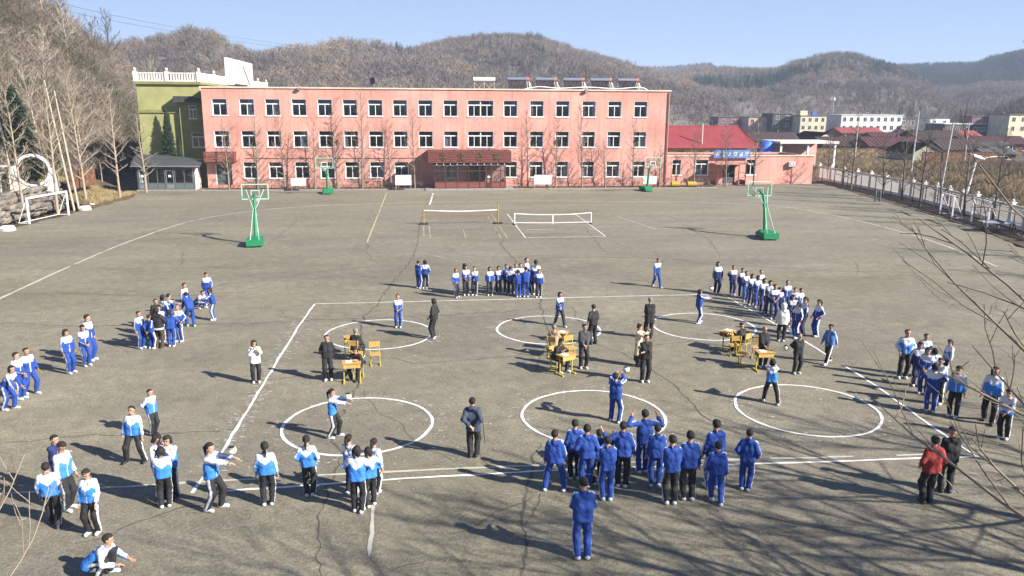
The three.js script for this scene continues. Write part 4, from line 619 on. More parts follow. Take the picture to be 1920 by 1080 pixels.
function flatBlock(label, x0, x1, H, z, D, wm, o = {}) {
  const t = thing(o.name || 'village_building', label, 'building', [(x0 + x1) / 2, -0.35, z], o.turn || 0, 'village houses beyond the field'), w = (x1 - x0) / 2;
  part('wall', bx(-w, -0.2, -D, w, H, 0), wallM[wm], t); part('roof', [bx(-w - 0.2, H + 0.003, -D - 0.2, w + 0.2, H + 0.25, 0.2)], o.rm ? roofM[o.rm] : roofM.grey, t);
  const n = o.n || Math.round(w * 2 / 3.2), rows = o.rows || 2;
  for (let r = 0; r < rows; r++) for (let i = 0; i < n; i++) { const x = lerp(-w, w, (i + 0.5) / n), y = rows > 1 ? H - (rows - r) * 2.75 + 0.7 : H - 2.3, hh = o.wh || 1.5; const f = part('window', [bx(x - 0.62, y, 0.004, x - 0.55, y + hh, 0.06), bx(x + 0.55, y, 0.004, x + 0.62, y + hh, 0.06), bx(x - 0.549, y, 0.004, x + 0.549, y + 0.07, 0.06), bx(x - 0.549, y + hh - 0.07, 0.004, x + 0.549, y + hh, 0.06), bx(x - 0.03, y + 0.071, 0.004, x + 0.03, y + hh - 0.071, 0.055)], M.frame, t); part('pane', bx(x - 0.548, y + 0.072, 0.002, x + 0.548, y + hh - 0.072, 0.012), darkPane, f); }
  if (o.tank) { part('roof_tank', bx(-w * 0.2, H + 0.26, -2.5, w * 0.1, H + 1.5, -1), mat(lin(0.05, 0.1, 0.4), 0.6), t); part('stair_head', bx(-w + 0.2, H + 0.26, -4, -w + 3, H + 1.9, -1), wallM[wm], t); }
  return t;
}
function gableHouse(label, x0, x1, H, rise, z, D, wm, rm, o = {}) { rise *= 0.68; H *= 0.96; // ridge along x unless front gable
  const t = thing(o.name || 'village_house', label, 'house', [(x0 + x1) / 2, -0.75, z], o.turn || 0, 'village houses beyond the field'), w = (x1 - x0) / 2;
  if (o.front) { part('wall', wallXY([[-w, -0.2], [w, -0.2], [w, H], [0, H + rise], [-w, H]], [], -D, 0), wallM[wm], t); const e = Math.atan2(rise, w), L = Math.hypot(rise, w) + 0.5; for (const s of [-1, 1]) { const g = bx(0, 0, -D - 0.3, L, 0.16, 0.35); g.rotateZ(-e); if (s < 0) g.scale(-1, 1, 1); g.translate(0, H + rise + 0.02, 0); const q = part('roof', g, roofM[rm].clone(), t); q.material.side = THREE.DoubleSide; } }
  else { part('wall', (() => { const g = wallXY([[0, -0.2], [D, -0.2], [D, H], [D / 2, H + rise], [0, H]], [], -w, w); g.rotateY(Math.PI / 2); return g; })(), wallM[wm], t); const e = Math.atan2(rise, D / 2), L = Math.hypot(rise, D / 2) + 0.6; for (const s of [0, 1]) { const g = bx(-w - 0.4, 0, 0, w + 0.4, 0.14, L); g.rotateX(e); if (s) g.rotateY(Math.PI); g.translate(0, H + rise + 0.03, -D / 2); const q = part('roof', g, roofM[rm], t); if (s === 0) for (let k = 0; k < Math.min(40, w * 2 / 0.9); k++) { const c = bx(-w - 0.3 + k * 0.9, 0.142, 0.02, -w - 0.18 + k * 0.9, 0.21, L - 0.02); c.rotateX(e); c.translate(0, H + rise + 0.03, -D / 2); part('tile_row', c, roofM[rm], q); } part('ridge', bar([-w - 0.4, H + rise + 0.14, -D / 2], [w + 0.4, H + rise + 0.14, -D / 2], 0.16, 6), roofM[rm], q); if (s === 0) q.children.length; }
    const n = Math.max(1, Math.round(w * 2 / 3.4)); for (let i = 0; i < n; i++) { const x = lerp(-w, w, (i + 0.5) / n); const f = part('window', [bx(x - 0.7, 0.8, 0.004, x + 0.7, 0.88, 0.05), bx(x - 0.7, H - 0.45, 0.004, x + 0.7, H - 0.37, 0.05), bx(x - 0.04, 0.881, 0.004, x + 0.04, H - 0.451, 0.05)], M.frame, t); part('pane', bx(x - 0.7, 0.883, 0.002, x + 0.7, H - 0.455, 0.014), darkPane, f); } }
  if (o.chimney) part('chimney', bx(w * 0.4, H + rise * 0.5, -D / 2 - 0.3, w * 0.4 + 0.5, H + rise + 0.9, -D / 2 + 0.3), wallM.brick, t);
  return t;
}
flatBlock('pink two storey house farthest left in the village', 123, 132, 6.2, -290, 9, 'pink', { n: 3 }); flatBlock('dark purple brick block behind the pink village house', 113.5, 121.8, 6.1, -296, 9, 'purple', { n: 2 });
flatBlock('dark grey unfinished block between the pink and cream village houses', 130, 137.4, 7.6, -285, 10, 'dark', { n: 2 }); flatBlock('cream two storey house with a blue roof tank in the village', 137.8, 150, 6.9, -279, 9, 'cream', { n: 5, tank: true });
flatBlock('large white village block with two rows of windows', 142.9, 165, 7.4, -260, 10, 'white', { n: 9, rm: 'white' }); flatBlock('grey block right of the large white village block', 165.6, 172.8, 6.3, -263, 10, 'grey', { n: 2 }); flatBlock('narrow white house with an outside stair in the village', 168.4, 175.4, 6.6, -250, 8, 'white', { n: 2 });
flatBlock('long low hall with a white flat roof at right in the village', 166.9, 185, 5.0, -240, 10, 'dark', { n: 6, rows: 1, rm: 'white' }); flatBlock('cream village house at the right edge', 181, 200, 8.0, -230, 9, 'cream', { n: 6 });
flatBlock('purple grey block left of the cream house at the right edge', 176, 182, 7.4, -240, 6, 'purple', { n: 1 });
gableHouse('village house with a bright red tiled roof and white walls', 138.1, 150.5, 2.9, 2.2, -200, 9, 'white', 'red'); gableHouse('house with a pale red roof in front of the white block', 128, 141.5, 3.0, 1.9, -232, 9, 'tan', 'red');
gableHouse('grey white gable end house below the cream house', 97.5, 105, 2.6, 2.5, -190, 12, 'white', 'brown', { front: true }); gableHouse('long brown tiled house behind the flat white canopy', 83, 97, 2.2, 2.6, -196, 9, 'tan', 'brown', { chimney: true });
gableHouse('brown tiled house with an orange brick gable', 91, 100.5, 2.1, 2.3, -172, 8, 'brick', 'brown', { chimney: true }); gableHouse('maroon roofed long house in the middle of the village', 99.5, 112, 2.2, 2.4, -168, 8, 'brick', 'maroon', { chimney: true });
gableHouse('olive plastered house with its gable to the playground', 95.6, 101.6, 2.0, 2.3, -146, 9, 'olive', 'grey', { front: true }); gableHouse('dark roofed house with an open black shed', 104.5, 113, 2.4, 2.6, -150, 8, 'dark', 'brown'); gableHouse('orange brick shed in front of the dark roofed house', 107, 113.5, 2.0, 1.0, -141, 5, 'brick', 'grey');
gableHouse('white upper hut with two small windows', 113.6, 120.5, 3.3, 0.5, -152, 6, 'white', 'grey'); gableHouse('maroon roofed house at the right edge of the village', 126, 142, 2.5, 2.0, -172, 9, 'brick', 'maroon'); gableHouse('brown roofed house behind the white hut', 120, 133, 3.2, 2.4, -182, 9, 'tan', 'brown', { chimney: true }); gableHouse('dark tiled house between the olive gable and the shed', 112, 125, 2.6, 2.4, -186, 9, 'tan', 'maroon');
gableHouse('brown roofed house left of the grey white gable', 70, 83, 2.4, 2.4, -205, 9, 'tan', 'brown'); gableHouse('pale flat cottage half hidden behind the red hall', 52, 62, 2.2, 1.9, -165, 8, 'white', 'brown'); gableHouse('long tiled farmhouse under the far right blocks', 135, 158, 2.4, 2.4, -210, 9, 'tan', 'maroon');
{ // flat white canopy and shed right behind the annex
  const t = thing('open_shed', 'open shed with a flat white canopy on posts beyond the annex', 'shed', [0, -0.35, -124]);
  part('roof', bx(58, 4.2, -7, 68, 4.55, 0.4), mat(lin(0.62, 0.58, 0.54), 0.8), t); part('back_wall', bx(58.2, 0, -6.8, 67.8, 4.19, -6.5), wallM.pink, t); for (const x of [58.4, 63, 67.6]) part('post', bx(x - 0.14, 0, -0.3, x + 0.14, 4.19, -0.02), M.white, t);
  const b = thing('tarpaulin', 'bright blue tarpaulin heap behind the annex roof', 'tarpaulin', [56.8, -0.35, -126]); { const g = new THREE.SphereGeometry(1, 20, 12); const p = g.attributes.position; for (let i = 0; i < p.count; i++) p.setXYZ(i, p.getX(i) * (2.2 + 0.3 * noise(i, 2)), Math.max(0, p.getY(i) * 4.6 + 0.4 * noise(p.getX(i) * 3, p.getZ(i) * 3)), p.getZ(i) * 1.6); g.computeVertexNormals(); part('sheet', g, mat(lin(0.03, 0.13, 0.55), 0.6), b); }
}
for (const [x0, x1, z, m, l] of [[75, 92, -152, 'tan', 'long low tan brick wall left along the far side of the field'], [93, 108, -139, 'brick', 'low brick wall in front of the olive gable house'], [112, 140, -136, 'tan', 'low tan yard wall at the right of the village']]) single('yard_wall', [bx(x0, -0.4, z - 0.25, x1, 1.55, z), bx(x0 - 0.05, 1.553, z - 0.3, x1 + 0.05, 1.66, z + 0.05)], wallM[m], l, 'wall', 'yard walls at the village edge');
// ---------- bare trees ----------
class Limbs { // collects tapered tubes
  constructor() { this.p = []; this.n = []; this.i = []; }
  tube(pts, r0, r1, s) {
    const base = this.p.length / 3, N = pts.length, u = V(0, 0, 0), a = V(0, 0, 0), b = V(0, 0, 0), d = V(0, 0, 0);
    for (let k = 0; k < N; k++) {
      d.subVectors(pts[Math.min(N - 1, k + 1)], pts[Math.max(0, k - 1)]).normalize(); u.set(0.31, 0.12, 0.94); if (Math.abs(d.dot(u)) > 0.95) u.set(1, 0, 0);
      a.crossVectors(d, u).normalize(); b.crossVectors(d, a); const r = lerp(r0, r1, k / (N - 1));
      for (let q = 0; q < s; q++) { const t = q / s * Math.PI * 2, c = Math.cos(t), e = Math.sin(t), nx = a.x * c + b.x * e, ny = a.y * c + b.y * e, nz = a.z * c + b.z * e; this.p.push(pts[k].x + nx * r, pts[k].y + ny * r, pts[k].z + nz * r); this.n.push(nx, ny, nz); }
      if (k) for (let q = 0; q < s; q++) { const c0 = base + (k - 1) * s + q, c1 = base + (k - 1) * s + (q + 1) % s; this.i.push(c0, c1, c0 + s, c1, c1 + s, c0 + s); }
    }
  }
  geo() { const g = new THREE.BufferGeometry(); g.setAttribute('position', new THREE.Float32BufferAttribute(this.p, 3)); g.setAttribute('normal', new THREE.Float32BufferAttribute(this.n, 3)); g.setIndex(this.i); return g; }
}
function limbPath(r, o, dir, L, n, wob, up) { const pts = [o.clone()], d = dir.clone().normalize(), p = o.clone(); for (let i = 0; i < n; i++) { d.x += (r() - 0.5) * wob; d.y += (r() - 0.5) * wob + up; d.z += (r() - 0.5) * wob; d.normalize(); p.addScaledVector(d, L / n); pts.push(p.clone()); } return pts; }
function alongPath(pts, t) { const f = t * (pts.length - 1), i = Math.min(pts.length - 2, Math.floor(f)); return [pts[i].clone().lerp(pts[i + 1], f - i), pts[i + 1].clone().sub(pts[i]).normalize()]; }
// h height, r0 trunk radius, clear fraction without limbs, spread limb length / h, n1 limbs, n2 twigs per limb, n3 twiglets per twig, rise: upward tilt of limbs
function treeShape(seed, h, o) {
  const r = rng(seed), T = new Limbs(), B = new Limbs(), { r0, clear = 0.3, spread = 0.28, n1 = 26, n2 = 6, n3 = 0, rise = 0.7, wob = 0.14, lean = 0 } = o;
  const trunk = limbPath(r, V(0, -0.15, 0), V(lean + (r() - 0.5) * 0.06, 1, (r() - 0.5) * 0.06), h + 0.15, 10, 0.05, 0.03); T.tube(trunk, r0, Math.max(0.012, r0 * 0.1), 7);
  const tw = 0.0065 * (o.twig ?? 1);
  for (let i = 0; i < n1; i++) {
    const t = clear + (0.98 - clear) * ((i + r() * 0.8) / n1), [q, td] = alongPath(trunk, t), az = i * 2.399 + r() * 0.9, tt = (t - clear) / (1 - clear);
    const L = h * spread * (0.35 + 0.65 * Math.pow(1 - tt, 0.75)) * (o.flat ? 1 : (tt < 0.12 ? 0.8 : 1)) * (0.65 + r() * 0.6), ru = r0 * (1 - t * 0.9) * 0.42 + 0.006;
    const dir = V(Math.cos(az), rise * (0.6 + 0.7 * r()) + tt * 0.5, Math.sin(az)), P = limbPath(r, q, dir, L, 5, wob * 1.4, 0.05); B.tube(P, ru, tw * 1.2, 5);
    for (let k = 0; k < n2; k++) {
      const s = 0.2 + 0.78 * (k + r()) / n2, [q2, d2] = alongPath(P, s), L2 = L * (0.22 + 0.4 * r()) * (1.15 - s * 0.6), dd = d2.clone().add(V((r() - 0.5) * 1.7, (r() - 0.25) * 1.1, (r() - 0.5) * 1.7)), P2 = limbPath(r, q2, dd, L2, 3, wob * 2, 0.05); B.tube(P2, lerp(ru * 0.5, tw * 1.3, s), tw, 3);
      for (let m = 0; m < n3; m++) { const [q3, d3] = alongPath(P2, 0.25 + 0.75 * (m + r()) / n3); B.tube(limbPath(r, q3, d3.clone().add(V((r() - 0.5) * 2, (r() - 0.3) * 1.2, (r() - 0.5) * 2)), L2 * (0.25 + 0.4 * r()), 2, wob * 2, 0.04), tw, tw * 0.7, 3); }
    }
  }
  return { trunk: T.geo(), crown: B.geo() };
}
const barkM = { grey: mat(lin(0.20, 0.16, 0.125), 0.95), pale: mat(lin(0.36, 0.31, 0.25), 0.95), dark: mat(lin(0.12, 0.095, 0.075), 0.95), tan: mat(lin(0.29, 0.235, 0.175), 0.95) };
function tree(shape, name, label, x, y, z, s, turn, bark, group, sy = s, twigBark = bark) { const t = thing(name, label, 'tree', [x, y, z], turn, group); t.scale.set(s, sy, s); part('trunk', shape.trunk, barkM[bark], t); part('crown', shape.crown, barkM[twigBark], t); return t; }
const S_young = [0, 1, 2, 3].map(k => treeShape(100 + k, 8, { r0: 0.115, clear: 0.2, spread: 0.22, n1: 30, n2: 6, n3: 2, rise: 0.55, twig: 1.25 }));
const S_fence = [0, 1, 2].map(k => treeShape(140 + k, 8, { r0: 0.14, clear: 0.18, spread: 0.24, n1: 34, n2: 7, n3: 2, rise: 0.35, twig: 1.2 }));
const S_wood = [0, 1, 2, 3].map(k => treeShape(180 + k, 10, { r0: 0.15, clear: 0.28, spread: 0.34, n1: 20, n2: 7, n3: 4, rise: 0.9, twig: 2.8, wob: 0.2, flat: true }));
{ // row of young trees in the planting bed
  const N = 'young trees in front of the dormitory', rows = [[-21.2, -93.4, 7.5, 'leftmost young bare tree, in front of the slatted balcony'], [-18.0, -93.2, 8.6, 'second young bare tree from the left before the pink wall'], [-15.0, -93.3, 8.6, 'third young bare tree from the left before the pink wall'], [-11.6, -93.2, 8.0, 'fourth young bare tree from the left, beside the leftmost notice board'], [-9.1, -93.3, 8.5, 'fifth young bare tree from the left, behind the far green hoop'], [-6.3, -93.3, 11.5, 'tallest young bare tree, its top above the pink roof'], [-3.0, -93.2, 7.8, 'young bare tree left of the notice board by the porch'], [-0.3, -93.2, 8.9, 'young bare tree right beside the maroon porch, in its shadow'], [12.9, -93.0, 9.0, 'first young bare tree right of the porch'], [16.2, -93.1, 8.0, 'second young bare tree right of the porch'], [19.4, -93.2, 9.4, 'third young bare tree right of the porch'], [22.2, -93.0, 5.4, 'shortest young bare tree, fourth right of the porch'], [25.5, -93.0, 7.9, 'fifth young bare tree right of the porch'], [28.8, -93.0, 5.0, 'thin young bare tree beside the far right hoop'], [33.2, -93.3, 6.7, 'bare tree before the left window of the annex'], [37.4, -93.8, 7.4, 'bare tree before the annex door'], [41.3, -94.6, 10.2, 'tall bare tree before the right window of the annex']];
  rows.forEach(([x, z, h, l], i) => tree(S_young[i % 4], 'bare_tree', l, x, 0.05, z, 0.9 + 0.02 * h / 2, i * 1.7, 'grey', N, h / 8));
  const F = 'bare trees along the white fence', fr = [[54.2, -100.5, 7.6, 'farthest bare tree of the fence row, at the annex corner'], [50.9, -88.9, 7.4, 'second farthest bare tree of the fence row'], [50.5, -81.6, 6.8, 'third farthest bare tree of the fence row'], [50.5, -78.1, 8.6, 'tall bare tree fourth from the far end of the fence row'], [49.3, -73.2, 8.6, 'bare tree fifth from the far end of the fence row'], [48.7, -69.2, 5.6, 'small bare tree left of the right goal in the fence row'], [49.1, -66.4, 7.2, 'bare tree right behind the right goal in the fence row'], [48.3, -61.6, 7.6, 'bare tree left of the table tennis table in the fence row'], [48.9, -57.6, 7.4, 'bare tree behind the table tennis table at the right edge'], [52.5, -93.6, 6.4, 'slanting bare tree near the far end of the fence row']];
  fr.forEach(([x, z, h, l], i) => tree(S_fence[i % 3], 'bare_tree', l, x, 0, z, 0.92, i * 2.1, 'dark', F, h / 8));
  for (const [x, z, h, l] of [[44, -44, 8, 'bare tree just outside the right edge of the view'], [43.5, -36, 8.5, 'bare tree farther right outside the view']]) tree(S_fence[0], 'bare_tree', l, x, 0, z, 1, x, 'dark', F, h / 8);
}
{ // big trees on the near side, right of the camera: their limbs reach into view and shade the asphalt
  const big = [0, 1, 2].map(k => treeShape(300 + k, 9, { r0: 0.17, clear: 0.25, spread: 0.46, n1: 20, n2: 9, n3: 3, rise: 0.75, wob: 0.2, twig: 1.5, flat: true })), N = 'bare trees at the camera side of the yard';
  [[14.6, -8.6, 1.0, 0], [19, -9.5, 1.12, 2.1], [9.5, -2.5, 1.15, 4.2], [24.5, -12.5, 1.05, 1.1], [16.5, -3.5, 1.25, 3.0], [30, -15, 1.0, 5.2], [22, -4, 1.1, 0.7], [12.6, -9.6, 0.95, 1.9], [17.6, -13.6, 1.0, 4.6], [23, -8, 1.1, 3.9]].forEach(([x, z, s, a], i) => tree(big[i % 3], 'bare_tree', ['bare tree right of the camera nearest the view', 'bare tree right of the camera second nearest', 'bare tree beside the camera on its right', 'bare tree far out on the right of the camera', 'tall bare tree behind the camera on the right', 'bare tree farthest out on the right', 'bare tree on the right behind the others', 'bare tree between the two nearest on the right', 'bare tree a little farther up the right side', 'bare tree in the second row on the right'][i], x, 0, z, s, a, 'grey', N));
  const near = treeShape(321, 7.4, { r0: 0.10, clear: 0.42, spread: 0.5, n1: 34, n2: 5, n3: 2, rise: 0.5, wob: 0.22, twig: 0.85, flat: true });
  tree(near, 'bare_tree', 'thin branches of a near tree reaching in from the right edge', 8.5, 0, -8.0, 1.2, 2.2, 'grey', N);
  const sap = treeShape(330, 5.8, { r0: 0.026, clear: 0.35, spread: 0.3, n1: 15, n2: 3, n3: 1, rise: 1.5, wob: 0.25, twig: 0.75 });
  tree(sap, 'bare_sapling', 'pale bare sapling tips at the bottom left corner', -4.3, 0, -7.6, 1, 0.5, 'tan', N);
}
// ---------- left hillside ----------
function hillH(x, z) {
  const d = -35.2 - x; if (d <= 0 || z > -20) return -0.3;
  const ter = z > -92 && z < -58 ? 2.3 : 0.6;
  const w = sstep(0, 3, d), s = 0.95 * Math.max(0, d - 4.5) * sstep(3, 13, d) * (0.75 + 0.25 * sstep(-20, -110, z)) * sstep(-225, -150, z);
  return -0.3 + (ter * w + s + (1.2 * fbm(x * 0.05, z * 0.05, 3, 4) * Math.min(1, d / 12)) * 2);
}
{
  const nx = 70, nz = 110, pos = [], idx = [], uv = [];
  for (let j = 0; j <= nz; j++) for (let i = 0; i <= nx; i++) { const z = lerp(-20, -245, j / nz), x = -33.5 - 150 * (i / nx) ** 1.7; pos.push(x, i === 0 ? -0.4 : hillH(x, z), z); uv.push(x, z); if (i < nx && j < nz) { const a = j * (nx + 1) + i; idx.push(a, a + nx + 1, a + 1, a + 1, a + nx + 1, a + nx + 2); } }
  const g = new THREE.BufferGeometry(); g.setAttribute('position', new THREE.Float32BufferAttribute(pos, 3)); g.setAttribute('uv', new THREE.Float32BufferAttribute(uv, 2)); g.setIndex(idx.reverse()); g.computeVertexNormals();
  struct('hillside', g, mat(lin(0.22, 0.175, 0.12), 1, { map: rep(soilTex, 0.15), side: THREE.DoubleSide }));
}
{ // retaining wall of rough stones below the terrace, grassy bank
  const t = thing('stone_retaining_wall', 'rough stone retaining wall of the terrace behind the left goal', 'wall'), r = rng(8), stone = [];
  for (let k = 0; k < 6; k++) { const g = new THREE.DodecahedronGeometry(0.5, 1), p = g.attributes.position; for (let i = 0; i < p.count; i++) { const x = p.getX(i), y = p.getY(i), z = p.getZ(i), q = 1 + 0.35 * noise(x * 2 + k * 9, y * 2, z * 2); p.setXYZ(i, clamp(x * q, -0.42, 0.42) , clamp(y * q, -0.4, 0.4), clamp(z * q, -0.44, 0.44)); } g.computeVertexNormals(); stone.push(g); }
  const sm = [lin(0.26, 0.225, 0.185), lin(0.20, 0.175, 0.15), lin(0.32, 0.28, 0.23)].map(c => mat(c, 0.95, { map: rep(grit, 1) }));
  for (let z = -60; z > -80; z -= 0.7) for (let y = 0.25; y < 2.3; y += 0.42) { const m = part('stone', stone[r() * 6 | 0], sm[r() * 3 | 0], t); m.position.set(-33.0 - y * 0.55 + (r() - 0.5) * 0.25 + 0.35 * Math.max(0, (-74 - z) / 4), y + (r() - 0.5) * 0.16, z + (r() - 0.5) * 0.3); m.scale.set(0.8 + r() * 0.4, 0.42 + r() * 0.25, 0.7 + r() * 0.6); m.rotation.set(r() * 0.3, (r() - 0.5) * 0.6, r() * 0.3); }
  part('mortar_core', prism([[-34.7, -59.5], [-33.5, -59.5], [-33.3, -80.5], [-34.7, -80.5]], -0.3, 1.3), M.soil, t);
  for (const [x, z, s, l] of [[-31.2, -64.2, 0.62, 'pale boulder at the left edge below the stone wall'], [-30.3, -76.5, 0.6, 'white boulder right of the left goal'], [-30.9, -79.5, 0.4, 'small pale stone on the bank right of the left goal']]) { const m = single('boulder', stone[(s * 10 | 0) % 6], mat(lin(0.55, 0.54, 0.52), 0.9), l, 'boulder', 'pale boulders at the foot of the bank'); m.position.set(x, s * 0.22, z); m.scale.set(s * 2.2, s * 1.1, s * 1.7); }
  const bank = []; { const pos = [], idx = []; for (let j = 0; j <= 24; j++) for (let i = 0; i <= 8; i++) { const z = lerp(-78, -92.4, j / 24), u = i / 8, x = lerp(-29.6 - 0.6 * noise(z * 0.4, 2), -36, u), y = -0.05 + 2.3 * sstep(0, 1, u) * sstep(-92.4, -84, z) + 0.25 * noise(x * 0.8, z * 0.8) * Math.sin(u * 3.1); pos.push(x, y, z); if (i < 8 && j < 24) { const a = j * 9 + i; idx.push(a, a + 1, a + 9, a + 1, a + 10, a + 9); } } const g = new THREE.BufferGeometry(); g.setAttribute('position', new THREE.Float32BufferAttribute(pos, 3)); g.setAttribute('uv', new THREE.Float32BufferAttribute(pos.filter((_, i) => i % 3 !== 1), 2)); g.setIndex(idx); g.computeVertexNormals(); bank.push(g); }
  struct('bank', bank, mat(lin(0.25, 0.20, 0.12), 1, { map: rep(soilTex, 0.4), side: THREE.DoubleSide }));
}
{ // white moon gate on the terrace
  const t = thing('moon_gate', 'white garden wall with a round moon gate on the left terrace', 'gate', [-34.5, 2.0, -77], 0.25);
  const s = new THREE.Shape(); s.moveTo(-1.9, -0.6); s.lineTo(1.95, -0.6); s.lineTo(1.95, 1.15); s.quadraticCurveTo(1.75, 1.75, 1.35, 1.75); s.lineTo(1.32, 1.95); s.lineTo(0.95, 2.05); s.absarc(0, 1.55, 1.5, 0.35, Math.PI - 0.35, false); s.lineTo(-1.55, 2.0); s.quadraticCurveTo(-1.9, 1.7, -1.9, 1.2); s.closePath(); const h = new THREE.Path(); h.absarc(0, 1.55, 1.26, 0, Math.PI * 2, true); s.holes.push(h);
  part('wall', new THREE.ExtrudeGeometry(s, { depth: 0.3, bevelEnabled: false, curveSegments: 40 }), M.plaster, t); part('ring', new THREE.TorusGeometry(1.33, 0.13, 10, 56).translate(0, 1.55, 0.28), M.white, t);
  const p = thing('garden_pillar', 'white capped pillar left of the moon gate', 'pillar', [-38.0, 1.8, -77]); part('shaft', bx(-1.1, -0.5, -0.4, 0.7, 1.45, 0.4), M.plaster, p); part('cap', [bx(-1.25, 1.453, -0.5, 0.9, 1.62, 0.5), bx(-1.3, 2.1, -0.55, 1.3, 2.2, 0.55), bx(-0.4, 1.625, -0.3, 0.2, 2.09, 0.3)], M.plaster, p);
  single('brick_wall', [bx(-32.3, 1.6, -84.5, -32.05, 3.3, -78.5)], wallM.brick, 'low reddish brick wall right of the moon gate', 'wall'); single('orange_lantern', [new THREE.SphereGeometry(0.4, 16, 12).scale(1, 0.85, 1).translate(-38.6, 5.4, -77), bar([-38.6, 5.7, -77], [-38.6, 6.3, -77.2], 0.02, 5)], mat(lin(0.75, 0.18, 0.02), 0.6), 'orange lantern hanging above the white pillar at the left edge', 'lantern');
}
{ // trees on the slope, poles and conifer
  const r = rng(60), N = 'bare trees of the left slope', L = [], where = (x, z) => z > -70 ? 'above the stone wall' : z > -90 ? 'behind the moon gate' : z > -120 ? 'beside the green building' : 'high on the left hill';
  [[-33.2, -71.5, 10.5, 0.0], [-32.2, -75.5, 12, -0.1], [-31.5, -80.2, 12.5, -0.05], [-30.6, -86.5, 10.8, 0], [-29.6, -91.6, 8.5, 0.02], [-35, -66, 10.5, 0.05], [-37.5, -69, 9, 0.1], [-36, -83, 10, 0]].forEach(([x, z, h, le], i) => tree(S_young[i % 4], 'bare_tree', ['slender bare tree behind the left goal post', 'slender bare tree right behind the left goal', 'slender bare tree by the white boulder', 'straight bare tree on the grassy bank', 'bare tree at the corner of the glazed hut', 'bare tree at the left edge above the stone wall', 'bare tree left of the moon gate', 'bare tree right of the moon gate'][i], x, Math.max(0, hillH(x, z)), z, 1.25, i * 1.9, 'tan', N, h / 8));
  for (let k = 0; k < 58; k++) { const z = -66 - 110 * r(), x = -37.5 - 46 * r() * (0.35 + 0.65 * clamp((-60 - z) / 70)), h = hillH(x, z); if (h < 0.5) continue; L.push([x, h, z]); }
  L.sort((a, b) => b[2] - a[2]).forEach(([x, y, z], i) => tree(S_wood[i % 4], 'bare_tree', 'grey bare tree in the thicket of the left hill', x, y - 0.2, z, 0.75 + r() * 0.35, r() * 6, ['tan', 'dark', 'grey', 'pale'][i % 4], N));
  for (const [x, z, h, a, l] of [[-31.2, -76.6, 11.5, -0.11, 'leaning pale wooden pole right of the moon gate'], [-30.9, -76.9, 10.6, -0.09, 'second leaning pale pole close beside the first'], [-33.9, -72.4, 10, -0.09, 'leaning pale pole in front of the moon gate'], [-36.6, -70.5, 8.5, -0.08, 'leaning pale pole left of the moon gate']]) { const p = thing('wooden_pole', l, 'pole', [x, 0, z], 0, 'leaning poles on the left bank'); part('shaft', bar([0, Math.max(-0.2, hillH(x, z) - 0.3), 0], [a * h, h, 0], 0.11, 9, 0.06), barkM.pale, p); part('crossarm', bar([a * h * 0.95 - 0.35, h * 0.95, 0.08], [a * h * 0.95 + 0.35, h * 0.95, 0.08], 0.03, 4), barkM.grey, p); }
}
// conifers: tiers of drooping needle blades
function coniferShape(seed, h, w, tiers, per, fat = 1) {
  const r = rng(seed), pos = [], idx = []; for (let t = 0; t < tiers; t++) { const f = t / (tiers - 1), y0 = h * (0.1 + 0.88 * f), R0 = w * Math.pow(1 - f, 0.75) + 0.05; for (let k = 0; k < per; k++) { const y = y0 + (r() - 0.5) * h * 0.05, a = k / per * 6.283 + t * 0.7 + r() * 0.5, L = R0 * (0.65 + r() * 0.6), b = 0.13 * h / tiers * 3.2 * fat * (0.5 + r()), c = Math.cos(a), s = Math.sin(a), n = pos.length / 3, dr = (r() - 0.2) * 0.35 * L; pos.push(c * 0.1 * L - s * b * 0.2, y + b, s * 0.1 * L + c * b * 0.2, c * L * 0.7 - s * b, y - dr * 0.3, s * L * 0.7 + c * b, c * L, y - dr + b * 0.7, s * L, c * L * 0.7 + s * b, y - dr * 0.4, s * L * 0.7 - c * b); idx.push(n, n + 1, n + 2, n, n + 2, n + 3); } }
  const g = new THREE.BufferGeometry(); g.setAttribute('position', new THREE.Float32BufferAttribute(pos, 3)); g.setIndex(idx); g.computeVertexNormals(); return g;
}
{
  const needle = mat(lin(0.022, 0.042, 0.016), 0.9, { side: THREE.DoubleSide }), cs = coniferShape(5, 7, 1.35, 74, 34, 2.3);
  for (const [x, y, z, s, l] of [[-28.4, 0.0, -97.05, 1.3, 'dark conifer standing before the green building'], [-27.2, 0.0, -97.1, 0.78, 'low dark conifer beside the tall one before the green building'], [-40.5, 10, -88, 1.35, 'dark green pine among the bare trees of the left hill'], [-43.5, 12, -93, 1.3, 'second dark pine higher on the left hill'], [-38.6, 7.5, -84, 1.1, 'dark pine low on the left hill behind the moon gate'], [-41.5, 14, -76, 1.2, 'dark pine at the left edge of the hill']]) { const t = thing('conifer', l, 'tree', [x, x < -36 ? hillH(x, z) - 0.3 : y, z], x, 'conifers on the left'); t.scale.set(s * (x < -36 ? 1.5 : 0.72), s, s * (x < -36 ? 1.5 : 0.5)); part('crown', cs, needle, t); part('trunk', bar([0, -0.5, 0], [0, 6, 0], 0.12, 7, 0.03), barkM.dark, t); }
}
